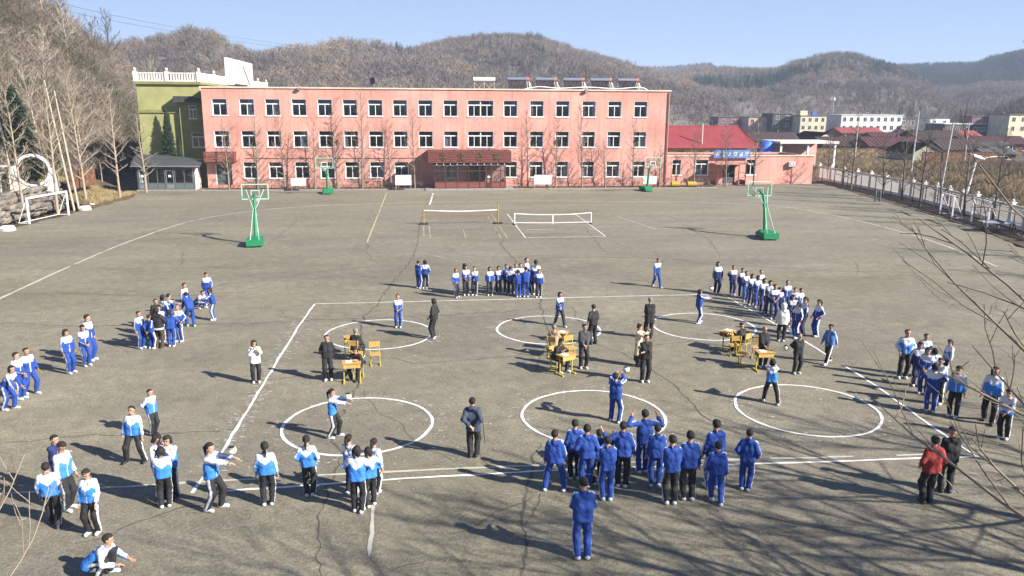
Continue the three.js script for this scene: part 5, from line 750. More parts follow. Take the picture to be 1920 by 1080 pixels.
// ---------- instanced scrub, dry grass, wooded hills ----------
function tuft(seed, n, h, w, lean, blade) { const r = rng(seed), pos = [], idx = []; for (let i = 0; i < n; i++) { const a = r() * 6.283, q = Math.sqrt(r()) * w * 0.35, l = lean * (0.3 + r()), hh = h * (0.55 + 0.45 * r()), x = Math.cos(a) * q, z = Math.sin(a) * q, b = r() * 6.283, bw = blade * (0.6 + r() * 0.8), k = pos.length / 3; pos.push(x - Math.cos(b) * bw, 0, z - Math.sin(b) * bw, x + Math.cos(b) * bw, 0, z + Math.sin(b) * bw, x + Math.cos(a) * l * hh, hh, z + Math.sin(a) * l * hh); idx.push(k, k + 1, k + 2); } const g = new THREE.BufferGeometry(); g.setAttribute('position', new THREE.Float32BufferAttribute(pos, 3)); g.setIndex(idx); g.computeVertexNormals(); return g; }
function bushy(seed, h, w, n, blade) { // bare crown: stem plus rays of twigs
  const r = rng(seed), pos = [], idx = [], tri = (a, b, bw) => { const d = b.clone().sub(a), s = V(r() - 0.5, r() - 0.5, r() - 0.5).cross(d).normalize().multiplyScalar(bw), k = pos.length / 3; pos.push(a.x - s.x, a.y - s.y, a.z - s.z, a.x + s.x, a.y + s.y, a.z + s.z, b.x, b.y, b.z); idx.push(k, k + 1, k + 2); };
  tri(V(0, -0.5, 0), V(0, h * 0.8, 0), blade * 2.2); tri(V(0, -0.5, 0), V(0, h * 0.8, 0.1), blade * 2.2);
  for (let i = 0; i < n; i++) { const y = h * (0.18 + 0.55 * r()), a = r() * 6.283, L = w * (0.4 + 0.6 * r()), e = V(Math.cos(a) * L, y + h * (0.12 + 0.3 * r()), Math.sin(a) * L); tri(V(0, y, 0), e, blade); for (let k = 0; k < 2; k++) tri(V(0, y, 0).lerp(e, 0.45 + 0.3 * r()), e.clone().add(V((r() - 0.5) * w * 0.9, (r() - 0.1) * h * 0.22, (r() - 0.5) * w * 0.9)), blade * 0.75); }
  const g = new THREE.BufferGeometry(); g.setAttribute('position', new THREE.Float32BufferAttribute(pos, 3)); g.setIndex(idx); g.computeVertexNormals(); return g;
}
function scatter(name, geo, m, list, label, category) { const o = new THREE.InstancedMesh(geo, m, list.length), d = new THREE.Object3D(), c = new THREE.Color(); list.forEach(([x, y, z, s, a, col, sy], i) => { d.position.set(x, y, z); d.rotation.set(0, a, 0); d.scale.set(s, sy ?? s, s); d.updateMatrix(); o.setMatrixAt(i, d.matrix); o.setColorAt(i, c.setRGB(...col)); }); o.name = numbered(name); scene.add(shade(o)); return tag(o, label, category, undefined, 'stuff'); }
const plain = mat(lin(1, 1, 1), 0.95, { side: THREE.DoubleSide });
{
  const r = rng(21), list = [], leaf = [], v = () => 0.75 + 0.5 * r();
  for (let i = 0; i < 9000; i++) { const z = -58 - 150 * r(), x = -35.8 - 70 * r() ** 1.3 * clamp((-40 - z) / 60, 0.3, 1), y = hillH(x, z); if (y < 0.3 || (x > -50 && z > -112 && r() < 0.7)) continue; const pt = fbm(x * 0.06, z * 0.06, 6, 3), k = v() * (0.75 + 0.46 * pt); list.push([x, y - 0.1, z, 0.6 + r() * 0.8, r() * 6, pt < -0.12 ? [0.15 * k, 0.14 * k, 0.085 * k] : [0.245 * k, 0.20 * k, 0.155 * k]]); }
  scatter('slope_brush', bushy(3, 3.4, 1.6, 18, 0.028), plain, list, 'dense bare brushwood covering the slope of the left hill', 'brushwood');
  for (let i = 0; i < 2600; i++) { const z = -58 - 40 * r(), x = -31.5 - 14 * r(); const y = x < -35.5 ? hillH(x, z) : (z < -78.5 ? -9 : -9); if (y < -1) continue; const k = v(); leaf.push([x, y, z, 0.6 + r(), r() * 6, r() < 0.5 ? [0.30 * k, 0.22 * k, 0.10 * k] : [0.24 * k, 0.22 * k, 0.09 * k]]); }
  for (let i = 0; i < 900; i++) { const z = -79.5 - 12 * r(), u = r(), x = lerp(-30.4, -35.5, u); const k = v(); leaf.push([x, -0.05 + 2.3 * sstep(0, 1, (-29.6 - x) / 6.4) * sstep(-92.4, -84, z), z, 0.4 + 0.5 * r(), r() * 6, [0.32 * k, 0.25 * k, 0.12 * k]]); }
  scatter('dry_grass', tuft(4, 16, 0.5, 0.6, 0.6, 0.02), plain, leaf, 'dry straw coloured grass on the left terrace and bank', 'grass');
  const bed = []; for (let i = 0; i < 420; i++) { const x = r() < 0.5 ? lerp(-19.5, 0.6, r()) : lerp(11.4, 35.5, r()); bed.push([x, 0.07, -94.9 + 1.7 * r(), 0.45 + r() * 0.6, r() * 6, [0.2 * v(), 0.15, 0.11]]); }
  scatter('bed_twigs', bushy(9, 1.1, 0.55, 9, 0.011), plain, bed, 'bare low shrubs and dead stems in the planting bed', 'shrubs');
  const fld = []; for (let i = 0; i < 16000; i++) { const z = -62 - 76 * r(), x = lerp(56, 150, r()); if (x / -z > 1.05) continue; const rowk = Math.sin((z + 0.12 * x) * 0.9) > 0.2 ? 1 : 0.45, pat = fbm(x * 0.04, z * 0.06, 2, 3), k = v() * (0.9 + pat * 0.5); if (r() > rowk + 0.1) continue; fld.push([x, -0.36, z, 0.6 + r() * 0.9, r() * 6, pat > 0.05 ? [0.28 * k, 0.20 * k, 0.10 * k] : [0.20 * k, 0.15 * k, 0.085 * k]]); }
  scatter('field_stubble', tuft(14, 14, 0.62, 0.9, 0.55, 0.024), plain, fld, 'dry brown stubble of the field beyond the fence', 'stubble');
}
// ---------- far hills: ridge line given as [bearing, tangent of elevation] ----------
const HILLS = [
  { n: 'hill', D: 420, r0: 190, pts: [[-26, .052], [-23.4, .0504], [-21.4, .0544], [-19.5, .0605], [-17.5, .066], [-15.3, .074], [-14.5, .081], [-13.05, .0765], [-11.8, .063], [-10.5, .0555], [-8.8, .0615], [-7.0, .067], [-4.9, .074], [-2.8, .071], [-.64, .062], [1.5, .056], [4.5, .046], [7.5, .038]], dens: 1, con: 0.03 },
  { n: 'hill', D: 330, r0: 170, pts: [[-10, .012], [-7.85, .024], [-5.7, .030], [-3.55, .047], [-1.7, .0545], [.4, .048], [2.6, .034], [4.85, .023], [7.5, .014], [10, .004]], dens: 1, con: 0.06, tone: 1.12 },
  { n: 'hill', D: 560, r0: 230, pts: [[-5, .043], [-2.1, .057], [.1, .0655], [.8, .070], [2.7, .077], [4.5, .082], [6.7, .0825], [8.35, .0815], [9.6, .0735], [11.85, .063], [14, .054], [15.9, .043], [18.1, .032], [20.25, .021], [22.7, .009]], dens: 1, con: 0.08 },
  { n: 'hill', D: 1150, r0: 800, pts: [[10, .043], [12, .0437], [16, .046], [17.7, .047], [20.2, .0505], [20.7, .047], [22.6, .0445], [25, .043], [28, .041], [31, .038]], dens: 0.5, con: 0.1 },
  { n: 'hill', D: 680, r0: 330, pts: [[13, .0126], [15.2, .028], [17, .0367], [19.1, .042], [21.9, .043], [24.3, .042], [25.9, .052], [27.8, .0605], [29.1, .0585], [30.7, .049], [32, .043], [33, .0326], [34.85, .014], [36.7, .000], [38.4, -.006]], dens: 1, con: 0.05 },
  { n: 'hill', D: 980, r0: 600, pts: [[26, .036], [28, .0395], [30.5, .0437], [32, .045], [34, .0455], [36, .046], [36.9, .0525], [38.4, .057], [40, .0605], [43, .063]], dens: 0.8, con: -0.28, tone: 0.75 },
  { n: 'hill', D: 760, r0: 420, pts: [[29.5, -.006], [30.7, -.003], [32.5, .013], [34.8, .0215], [37, .0265], [39.2, .026], [43, .022]], dens: 0.9, con: 0.1, tone: 0.95 },
  { n: 'hill', D: 420, r0: 300, pts: [[33.5, -.02], [34.4, -.013], [36.4, -.008], [37.8, .001], [38.8, .0075], [40.3, .0145], [43, .0285]], dens: 1, con: -0.05, tone: 0.6 },
];
{
  const hm = new THREE.MeshStandardMaterial({ vertexColors: true, roughness: 1 }), lists = [[], [], []], con = [];
  HILLS.forEach((H, hi) => {
    const r = rng(500 + hi), { pts, D, r0 } = H, a0 = pts[0][0], a1 = pts[pts.length - 1][0], ridge = a => { for (let i = 1; i < pts.length; i++) if (a <= pts[i][0]) { const u = sstep(0, 1, (a - pts[i - 1][0]) / (pts[i][0] - pts[i - 1][0])) * 0.5 + 0.5 * (a - pts[i - 1][0]) / (pts[i][0] - pts[i - 1][0]); return lerp(pts[i - 1][1], pts[i][1], u); } return pts[pts.length - 1][1]; };
    const B = D * 1.22, height = (a, q) => { const top = Math.max(0.5, 9.5 + D * ridge(a) - 1.6), s = (q - r0) / (D - r0), x = Math.sin(a * R) * q, z = -Math.cos(a * R) * q, side = sstep(0, 1.5, Math.min(a - a0, a1 - a)); let y; if (s <= 1) { const k = Math.max(0, s); const sp = 1 - Math.abs(noise(x * 0.011, z * 0.011, hi * 4) * 1.6); y = top * (0.35 * k + 0.65 * sstep(0, 1, k) ** 1.1) * (1 - 0.45 * (1 - k) * (1 - sp)) + top * 0.22 * fbm(x * 0.018, z * 0.018, hi, 4) * 4 * k * (1 - k); } else y = top * (1 - sstep(0, 1, (q - D) / (B - D)) * 0.9); return -1.2 + y * side; };
    const na = Math.max(20, Math.round((a1 - a0) / 0.28)), nr = 46, pos = [], idx = [], col = [];
    for (let j = 0; j <= nr; j++) for (let i = 0; i <= na; i++) { const a = lerp(a0, a1, i / na), q = j <= 36 ? lerp(r0, D, j / 36) : lerp(D, B, (j - 36) / 10), x = Math.sin(a * R) * q, z = -Math.cos(a * R) * q; pos.push(x, height(a, q), z); const k = (0.115 + 0.055 * fbm(x * 0.03, z * 0.03, 7, 3)) * (H.tone || 1); col.push(k * 1.12, k * 0.94, k * 0.78); if (i < na && j < nr) { const b = j * (na + 1) + i; idx.push(b, b + 1, b + na + 1, b + 1, b + na + 2, b + na + 1); } }
    const g = new THREE.BufferGeometry(); g.setAttribute('position', new THREE.Float32BufferAttribute(pos, 3)); g.setAttribute('color', new THREE.Float32BufferAttribute(col, 3)); g.setIndex(idx); g.computeVertexNormals(); struct(H.n, g, hm);
    const N = Math.min(34000, Math.round((a1 - a0) * R * D * (D - r0) / 9 * H.dens));
    for (let i = 0; i < N; i++) {
      const a = lerp(a0, a1, r()), q = r() < 0.1 ? D * (0.985 + 0.03 * r()) : lerp(r0, D * 1.02, Math.sqrt(r() * (1 - 0.2) + 0.2 * r())), x = Math.sin(a * R) * q, z = -Math.cos(a * R) * q, y = height(a, q), p = fbm(x * 0.012 + hi * 5, z * 0.012, 2, 3), k = (0.62 + 0.54 * r()) * (H.tone || 1) * (1 + 1.1 * clamp(fbm(x * 0.006, z * 0.006, 40, 3), -0.35, 0.35)), sc = 0.38 + 0.42 * r() ** 1.5;
      if (p < H.con - 0.33 + 0.06 * r() || (H.con < -0.2 && p > -0.1 - 0.3 * r())) con.push([x, y - 0.4, z, 0.5 + 0.4 * r(), r() * 6, [0.028 * k, 0.05 * k, 0.034 * k]]);
      else { const t = fbm(x * 0.02, z * 0.02, 20 + hi, 2); lists[i % 3].push([x, y - 0.5, z, sc, r() * 6, t > 0.1 ? [0.225 * k, 0.17 * k, 0.125 * k] : t < -0.12 ? [0.15 * k, 0.125 * k, 0.115 * k] : [0.185 * k, 0.15 * k, 0.125 * k]]); }
    }
  });
  lists.forEach((l, i) => scatter('hill_wood', bushy(31 + i, 6.4 + i, 2.6 + 0.3 * i, 18, 0.13), plain, l, ['bare grey brown wood covering the far hills', 'taller bare wood mixed over the far hills', 'tallest bare trees mixed over the far hills'][i], 'wood'));
  scatter('hill_conifers', coniferShape(77, 8, 1.9, 9, 9), plain, con, 'dark patches of conifers on the far hills', 'wood');
}
// ---------- yard equipment ----------
Object.assign(M, { hoop: mat(lin(0.014, 0.30, 0.115), 0.6, { map: rep(grit, 1.3) }), hoopPale: mat(lin(0.32, 0.62, 0.48), 0.5), boardGlass: new THREE.MeshPhysicalMaterial({ color: lin(0.9, 0.95, 0.93), roughness: 0.05, transmission: 1, thickness: 0 }), rim: mat(lin(0.5, 0.08, 0.03), 0.5), yellow: mat(lin(0.55, 0.38, 0.03), 0.55, { map: rep(grit, 1.5) }), desk: mat(lin(0.56, 0.34, 0.10), 0.5, { map: rep(stainTex, 1.5) }), deskLeg: mat(lin(0.44, 0.36, 0.05), 0.45), paper: mat(lin(0.8, 0.8, 0.8), 0.9), net: mat(lin(0.12, 0.11, 0.10), 0.9) });
function netPanel(x0, x1, y0, y1, n, m, r = 0.006) { const g = []; for (let i = 0; i <= n; i++) g.push(bar([lerp(x0, x1, i / n), y0, 0], [lerp(x0, x1, i / n), y1, 0], r, 3)); for (let j = 0; j <= m; j++) g.push(bar([x0, lerp(y0, y1, j / m), 0], [x1, lerp(y0, y1, j / m), 0], r, 3)); return fin(g); }
const hoop0 = (() => { // base under the origin, board out along -z
  const t = thing('basketball_hoop', 'green basketball stand at the near left, board turned away', 'basketball hoop', [-11.2, 0, -56], 0.12, 'green basketball stands');
  const b = part('base', [bx(-0.55, 0.1, -0.55, 0.55, 0.52, 1.05), (() => { const s = new THREE.Shape([[-0.35, 0], [0.9, 0], [0.9, 0.16], [0, 0.5], [-0.35, 0.5]].map(p => new THREE.Vector2(...p))); const g = new THREE.ExtrudeGeometry(s, { depth: 0.8, bevelEnabled: false }); g.rotateY(Math.PI / 2); g.translate(-0.4, 0.09, -0.58); return g; })()], M.hoop, t);
  for (const [x, z] of [[-0.45, -1.2], [0.45, -1.2], [-0.45, 0.9], [0.45, 0.9]]) part('wheel', new THREE.CylinderGeometry(0.07, 0.07, 0.06, 12).rotateZ(Math.PI / 2).translate(x * 0.8, 0.07, z), M.black, b);
  part('mast', [bar([0, 0.4, -0.5], [0, 2.35, -0.95], 0.16, 4, 0.13), bar([0, 2.3, -0.93], [0, 3.05, -1.45], 0.13, 4, 0.11), bar([0, 3.0, -1.4], [0, 3.3, -2.3], 0.11, 4, 0.09), bx(-0.12, 2.2, -1.12, 0.12, 2.5, -0.8)], M.hoop, t);
  part('stay', [bar([0.28, 0.5, 0.8], [0.07, 2.5, -0.8], 0.022, 6), bar([-0.28, 0.5, 0.8], [-0.07, 2.5, -0.8], 0.022, 6), bar([0.3, 0.5, 0.9], [0.2, 1.3, 0.1], 0.02, 6), bar([-0.3, 0.5, 0.9], [-0.2, 1.3, 0.1], 0.02, 6), bar([0.12, 2.5, -0.9], [0.6, 3.6, -2.33], 0.024, 6), bar([-0.12, 2.5, -0.9], [-0.6, 3.6, -2.33], 0.024, 6)], M.hoopPale, t);
  const d = part('backboard', bx(-0.86, 2.96, -2.4, 0.86, 3.94, -2.385), M.boardGlass, t); part('board_frame', [bx(-0.92, 2.9, -2.43, -0.861, 4.0, -2.36), bx(0.861, 2.9, -2.43, 0.92, 4.0, -2.36), bx(-0.86, 2.9, -2.43, 0.86, 2.959, -2.36), bx(-0.86, 3.941, -2.42, 0.86, 4.0, -2.37)], M.hoopPale, d);
  part('target_square', [bx(-0.3, 3.1, -2.414, 0.3, 3.15, -2.404), bx(-0.3, 3.5, -2.414, 0.3, 3.55, -2.404), bx(-0.3, 3.151, -2.414, -0.25, 3.499, -2.404), bx(0.25, 3.151, -2.414, 0.3, 3.499, -2.404)], M.white, d);
  const rm = part('rim', [new THREE.TorusGeometry(0.225, 0.012, 8, 28).rotateX(Math.PI / 2).translate(0, 3.05, -2.8), bx(-0.08, 2.98, -2.58, 0.08, 3.06, -2.436)], M.rim, t); { const g = []; for (let i = 0; i < 12; i++) { const a = i / 12 * 6.283, c = a + 0.26; g.push(bar([Math.cos(a) * 0.22, 3.04, -2.8 + Math.sin(a) * 0.22], [Math.cos(c) * 0.13, 2.66, -2.8 + Math.sin(c) * 0.13], 0.005, 3), bar([Math.cos(a) * 0.22, 3.04, -2.8 + Math.sin(a) * 0.22], [Math.cos(a - 0.26) * 0.13, 2.66, -2.8 + Math.sin(a - 0.26) * 0.13], 0.005, 3)); } part('net', g, M.white, rm); }
  return t;
})();
for (const [x, z, a, l] of [[25.75, -55.9, -0.1, 'green basketball stand at the near right, board turned away'], [-9.8, -89.6, Math.PI, 'far left green basketball stand in front of the pink wall'], [26.3, -90.0, Math.PI, 'far right green basketball stand near the annex']]) { const c = hoop0.clone(); c.name = numbered('basketball_hoop'); c.position.set(x, 0, z); c.rotation.y = a; c.userData = { ...hoop0.userData, label: l }; scene.add(c); }
{ // badminton and tennis nets
  const b = thing('badminton_net', 'badminton net with white top tape between two yellow posts', 'net', [3.5, 0, -65]); for (const s of [-3.05, 3.05]) { part('post', bar([s, 0, 0], [s, 1.6, 0], 0.045, 8), M.yellow, b); part('foot', bx(s - 0.35, 0, -0.25, s + 0.35, 0.1, 0.25), M.black, b); }
  part('tape', pathTube([[-3, 1.14, 0], [0, 1.05, 0], [3, 1.14, 0]], 0.045, 6), M.white, b); part('mesh', netPanel(-3, 3, 0.45, 1.06, 60, 8, 0.005), mat(lin(0.2, 0.1, 0.06), 0.9), b);
  const n = thing('tennis_net', 'low white framed tennis net right of the badminton net', 'net', [11.05, 0, -64.4]); for (const s of [-3.2, 3.2]) { part('post', bar([s, 0, 0], [s, 0.95, 0], 0.045, 8), M.white, n); part('foot', [bar([s - 0.02, 0.05, -0.35], [s - 0.02, 0.05, 0.35], 0.05, 6)], M.black, n); }
  part('top_tape', pathTube([[-3.2, 0.9, 0], [-1.6, 0.8, 0], [0, 0.78, 0], [1.6, 0.8, 0], [3.2, 0.92, 0]], 0.04, 6), M.white, n); part('bottom_tape', pathTube([[-3.2, 0.14, 0], [0, 0.1, 0], [3.2, 0.14, 0]], 0.03, 6), M.white, n); part('centre_strap', bx(-0.04, 0.02, -0.012, 0.04, 0.78, 0.012), M.white, n); part('mesh', netPanel(-3.15, 3.15, 0.14, 0.8, 46, 6, 0.0035), mat(lin(0.3, 0.29, 0.27), 0.9), n);
}
function goal(label, x, z, turn, W, H, D) { const t = thing('football_goal', label, 'goal', [x, 0, z], turn, 'football goals'); for (const s of [-W / 2, W / 2]) { part('post', bx(s - 0.06, 0, -0.06, s + 0.06, H, 0.06), M.white, t); part('back_stay', [bar([s, H - 0.05, -0.05], [s, 0.05, -D], 0.03, 6), bar([s, 0.05, -0.06], [s, 0.05, -D], 0.03, 6)], M.white, t); } part('crossbar', bx(-W / 2 - 0.06, H + 0.002, -0.06, W / 2 + 0.06, H + 0.12, 0.06), M.white, t); part('ground_bar', bar([-W / 2, 0.05, -D], [W / 2, 0.05, -D], 0.03, 6), M.white, t); return t; }
goal('white football goal frame at the left edge below the stone wall', -30.7, -70.4, Math.PI / 2 - 0.16, 5.4, 2.0, 0.9); goal('small white football goal frame beside the fence on the right', 47.5, -66.6, -Math.PI / 2 - 0.3, 3.2, 1.9, 0.9);
{ const t = thing('football_goal', 'nearer white goal frame at the right edge by the fence', 'goal', [46.9, 0, -61.4], -Math.PI / 2 - 0.25, 'football goals'); for (const s of [-1.6, 1.6]) part('post', bx(s - 0.06, 0, -0.06, s + 0.06, 2.0, 0.06), M.white, t); part('crossbar', bx(-1.66, 2.002, -0.06, 1.66, 2.12, 0.06), M.white, t); part('back_stay', [bar([-1.6, 1.9, -0.06], [-1.6, 0.04, -0.9], 0.03, 6), bar([1.6, 1.9, -0.06], [1.6, 0.04, -0.9], 0.03, 6), bar([-1.6, 0.04, -0.9], [1.6, 0.04, -0.9], 0.03, 6)], M.white, t); }
{ const t = thing('table_tennis_table', 'outdoor table tennis table with bowed legs at the right edge', 'table', [45.8, 0, -57.6], 1.25); part('top', bx(-0.76, 0.72, -1.37, 0.76, 0.77, 1.37), mat(lin(0.30, 0.32, 0.36), 0.4), t); part('net', bx(-0.85, 0.771, -0.01, 0.85, 0.92, 0.01), M.steelGrey, t); for (const z of [-0.9, 0.9]) for (const s of [-1, 1]) part('leg', pathTube([[s * 0.15, 0.71, z], [s * 0.5, 0.5, z * 1.05], [s * 0.55, 0.25, z * 1.1], [s * 0.7, 0.03, z * 1.15]], 0.035, 6), M.black, t); }
[[-13.35, 0.80, 'leftmost white notice board before the pink wall'], [-1.6, 1.1, 'white notice board left of the maroon porch'], [14.55, 1.05, 'white notice board right of the maroon porch'], [27.4, 0.85, 'rightmost white notice board behind the far right hoop']].forEach(([x, h, l], i) => { const t = thing('notice_board', l, 'notice board', [x, 0, -92.2], 0, 'notice boards before the dormitory'), w = 0.8 + 0.1 * (i % 3); part('panel', bx(-w, 0.62, -0.03, w, 0.62 + h, 0.03), M.white, t); part('frame', [bx(-w - 0.05, 0.56, -0.04, w + 0.05, 0.615, 0.045), bx(-w - 0.05, 0.623 + h, -0.04, w + 0.05, 0.67 + h, 0.045)], M.metal, t); for (const s of [-1, 1]) part('leg', bar([s * (w - 0.05), 0, 0], [s * (w - 0.05), 0.58, 0], 0.03, 8), M.metal, t); });
[[30.9, 'left yellow barrel stand by the annex wall'], [32.9, 'right yellow barrel stand by the annex wall']].forEach(([x, l]) => { const t = thing('yellow_barrel', l, 'barrel', [x, 0, -93.3], 0, 'yellow barrels by the annex'); part('drum', new THREE.CylinderGeometry(0.34, 0.34, 1.05, 18).rotateZ(Math.PI / 2).translate(0, 0.42, 0), M.yellow, t); part('stand', [bar([-0.5, 0, 0], [-0.5, 2.3, 0], 0.035, 6), bar([0.4, 0, 0.15], [0.4, 0.3, 0], 0.03, 6)], M.yellow, t); });
{ // white fence along the right side: panels of thin balusters between capped pillars, dark mesh posts in front
  const path = [[54.2, -103], [53.9, -93], [53.1, -82.5], [51.7, -74.3], [49.9, -66], [48.6, -60], [47.4, -55], [46.2, -48]], t = thing('white_fence', 'white fence of close balusters and capped pillars along the right side', 'fence'), P = [];
  for (let i = 0; i + 1 < path.length; i++) { const [a, b] = [path[i], path[i + 1]], L = Math.hypot(b[0] - a[0], b[1] - a[1]), n = Math.round(L / 3.2); for (let k = 0; k < n; k++) P.push([lerp(a[0], b[0], k / n), lerp(a[1], b[1], k / n)]); } P.push(path[path.length - 1]);
  const H = 1.85, balG = bx(-0.05, 0.34, -0.035, 0.05, H - 0.19, 0.035), pil = fin([bx(-0.17, -0.2, -0.17, 0.17, H + 0.1, 0.17), bx(-0.22, H + 0.102, -0.22, 0.22, H + 0.2, 0.22), new THREE.SphereGeometry(0.13, 10, 8).translate(0, H + 0.32, 0)]); let count = 0;
  for (let i = 0; i < P.length; i++) {
    const p = part('pillar', pil, M.plaster, t); p.position.set(P[i][0], 0, P[i][1]); if (i === P.length - 1) break;
    const [a, b] = [P[i], P[i + 1]], L = Math.hypot(b[0] - a[0], b[1] - a[1]), ang = Math.atan2(-(b[1] - a[1]), b[0] - a[0]), pan = part('rails', [bx(0.175, -0.2, -0.06, L - 0.175, 0.33, 0.06), bx(0.175, H - 0.18, -0.05, L - 0.175, H, 0.05)], M.plaster, t); pan.position.set(a[0], 0, a[1]); pan.rotation.y = ang;
    const n = Math.min(17, Math.floor((L - 0.4) / 0.165)); for (let k = 0; k < n; k++) { if (count++ > 298) continue; const m = part('baluster', balG, M.plaster, pan); m.position.set(0.27 + k * (L - 0.54) / (n - 1), 0, 0); }
  }
  const d = thing('mesh_fence', 'dark posts and rails of a thin wire fence before the white fence', 'fence'), dm = mat(lin(0.03, 0.04, 0.045), 0.6), Q = P.map(([x, z]) => [x - 1.35, z + 0.3]); for (let i = 0; i < Q.length; i++) { part('post', bar([Q[i][0], -0.1, Q[i][1]], [Q[i][0], 1.9, Q[i][1]], 0.045, 6), dm, d); if (i + 1 < Q.length) { for (const y of [0.2, 1.8]) part('rail', bar([Q[i][0], y, Q[i][1]], [Q[i + 1][0], y, Q[i + 1][1]], 0.02, 4), dm, d); } }
  const bl = thing('bollard', 'short grey post pair at the foot of the fence', 'bollard', [47.6, 0, -77.8]); for (const s of [-0.25, 0.25]) part('post', [bar([s, 0, 0], [s, 1.0, 0], 0.1, 10), bar([s, 1.0, 0], [s, 1.12, 0], 0.12, 10, 0.05)], M.steelGrey, bl);
}
// lamp and poles on the right, mast, power line
{ const t = thing('street_lamp', 'white street lamp with a curved arm beyond the fence', 'street lamp', [58.5, -0.35, -78.5]); part('pole', bar([-0.6, 0, 0], [0.2, 4.6, 0], 0.12, 10, 0.08), M.white, t); part('arm', pathTube([[0.2, 4.3, 0], [0.7, 4.65, 0.1], [1.6, 4.9, 0.2], [2.6, 4.95, 0.2]], 0.045, 6), M.white, t); part('lamp_head', [bx(2.4, 4.9, 0.1, 3.1, 5.0, 0.35)], M.metal, t); part('solar_panel', (() => { const g = bx(-0.7, -0.03, -0.4, 0.7, 0.03, 0.4); g.rotateZ(-0.25); g.rotateX(0.4); g.translate(0.25, 4.95, 0); return g; })(), M.white, t); }
[[64.5, -92, 8.2, 0.07, 'leaning pale concrete pole just beyond the fence'], [76, -116, 9.5, 0.02, 'pale concrete utility pole in the field'], [100, -137, 7.5, 0, 'pale utility pole by the brick wall'], [86, -150, 9, 0.01, 'utility pole left of the brown roofed houses'], [131, -150, 9, 0, 'utility pole at the right end of the village']].forEach(([x, z, h, a, l]) => { const t = thing('utility_pole', l, 'pole', [x, -0.35, z], 0, 'utility poles beyond the fence'); part('shaft', bar([0, -0.2, 0], [a * h, h, 0], 0.15, 10, 0.09), mat(lin(0.42, 0.40, 0.37), 0.9), t); part('crossarm', [bar([a * h - 0.6, h - 0.5, 0], [a * h + 0.6, h - 0.5, 0], 0.05, 4), ...[-0.5, 0, 0.5].map(s => bar([a * h + s, h - 0.45, 0], [a * h + s, h - 0.25, 0], 0.04, 6))], M.steelGrey, t); });
{ const t = thing('radio_mast', 'lattice radio mast behind the large white village block', 'mast', [150, -0.35, -280]), H = 14; for (const [x, z] of [[-0.9, 0], [0.9, 0], [0, 1.4]]) part('leg', bar([x, 0, z], [x * 0.35, H, z * 0.35], 0.07, 5, 0.05), M.metal, t); const g = []; for (let i = 0; i < 14; i++) { const k = 1 - 0.65 * i / 14, y = i; g.push(bar([-0.9 * k, y, 0], [0.9 * k, y + 1, 0], 0.03, 3), bar([0.9 * k, y, 0], [0, y + 1, 1.4 * k], 0.03, 3), bar([0, y, 1.4 * k], [-0.9 * k, y + 1, 0], 0.03, 3)); } part('lattice', g, M.metal, t); part('antenna', [bx(-0.75, 12.6, 0.2, -0.55, 13.6, 0.4), bx(0.55, 12.4, 0.2, 0.75, 13.4, 0.4), bx(-0.1, 12.6, 0.6, 0.1, 13.6, 0.8)], M.white, t); }
for (const [o, l] of [[0, 'upper black power line crossing the sky at the left'], [-1.1, 'lower black power line crossing the sky at the left']]) single('power_line', pathTube([[-55.3, 24.9 + o, -130], [-60.5, 26.3 + o, -150], [-62.6, 27.4 + o, -180], [-58.7, 28.0 + o, -215], [-52.1, 28.6 + o, -250], [-44.4, 30.0 + o, -300], [-33, 32.3 + o, -380]], 0.03, 5, 40), M.black, l, 'power line', 'power lines');
// school desks, chairs, balls, sticks
const desk0 = (() => { const t = thing('school_desk', 'yellow school desk in front of the seated woman on the left', 'desk', [-2.42, 0, -27.0], 0.1, 'yellow school desks'); part('top', bx(-0.32, 0.72, -0.22, 0.32, 0.755, 0.22), M.desk, t); part('drawer', [bx(-0.29, 0.58, -0.18, 0.29, 0.719, -0.16), bx(-0.29, 0.58, 0.17, 0.29, 0.719, 0.19), bx(-0.29, 0.56, -0.18, 0.29, 0.579, 0.19)], M.desk, t); for (const s of [-0.28, 0.28]) { part('leg', [bar([s, 0.05, 0], [s, 0.72, 0], 0.026, 4)], M.deskLeg, t); part('foot', bx(s - 0.03, 0, -0.22, s + 0.03, 0.05, 0.22), M.deskLeg, t); } part('papers', [bx(-0.2, 0.756, -0.1, 0.02, 0.768, 0.15)], M.paper, t); return t; })();
const chair0 = (() => { const t = thing('school_chair', 'empty yellow chair right of the left desks', 'chair', [-1.7, 0, -28.8], 0.15, 'yellow school chairs'); part('seat', bx(-0.2, 0.42, -0.2, 0.2, 0.445, 0.2), M.desk, t); part('backrest', bx(-0.2, 0.66, -0.225, 0.2, 0.86, -0.2), M.desk, t); for (const s of [-0.17, 0.17]) { part('leg', bar([s, 0.03, -0.02], [s, 0.42, -0.02], 0.022, 4), M.deskLeg, t); part('foot', bx(s - 0.025, 0, -0.22, s + 0.025, 0.03, 0.2), M.deskLeg, t); part('back_post', bar([s, 0.4, -0.19], [s, 0.86, -0.235], 0.018, 4), M.deskLeg, t); } return t; })();
const dup = (o, n, x, z, a, l) => { const c = o.clone(); c.name = numbered(n); c.position.set(x, 0, z); c.rotation.y = a; c.userData = { ...o.userData, label: l }; scene.add(c); };
dup(desk0, 'school_desk', -2.65, -30.15, 3.3, 'yellow school desk in front of the grey haired man on the left'); dup(desk0, 'school_desk', 5.22, -27.1, 0.5, 'yellow school desk in front of the writing man in the middle'); dup(desk0, 'school_desk', 5.5, -30.0, 2.7, 'yellow school desk before the person in beige'); dup(desk0, 'school_desk', 12.58, -26.75, 0, 'yellow school desk on the right in front of the standing person'); dup(desk0, 'school_desk', 12.25, -29.5, -2.5, 'yellow school desk before the person with the dark cap');
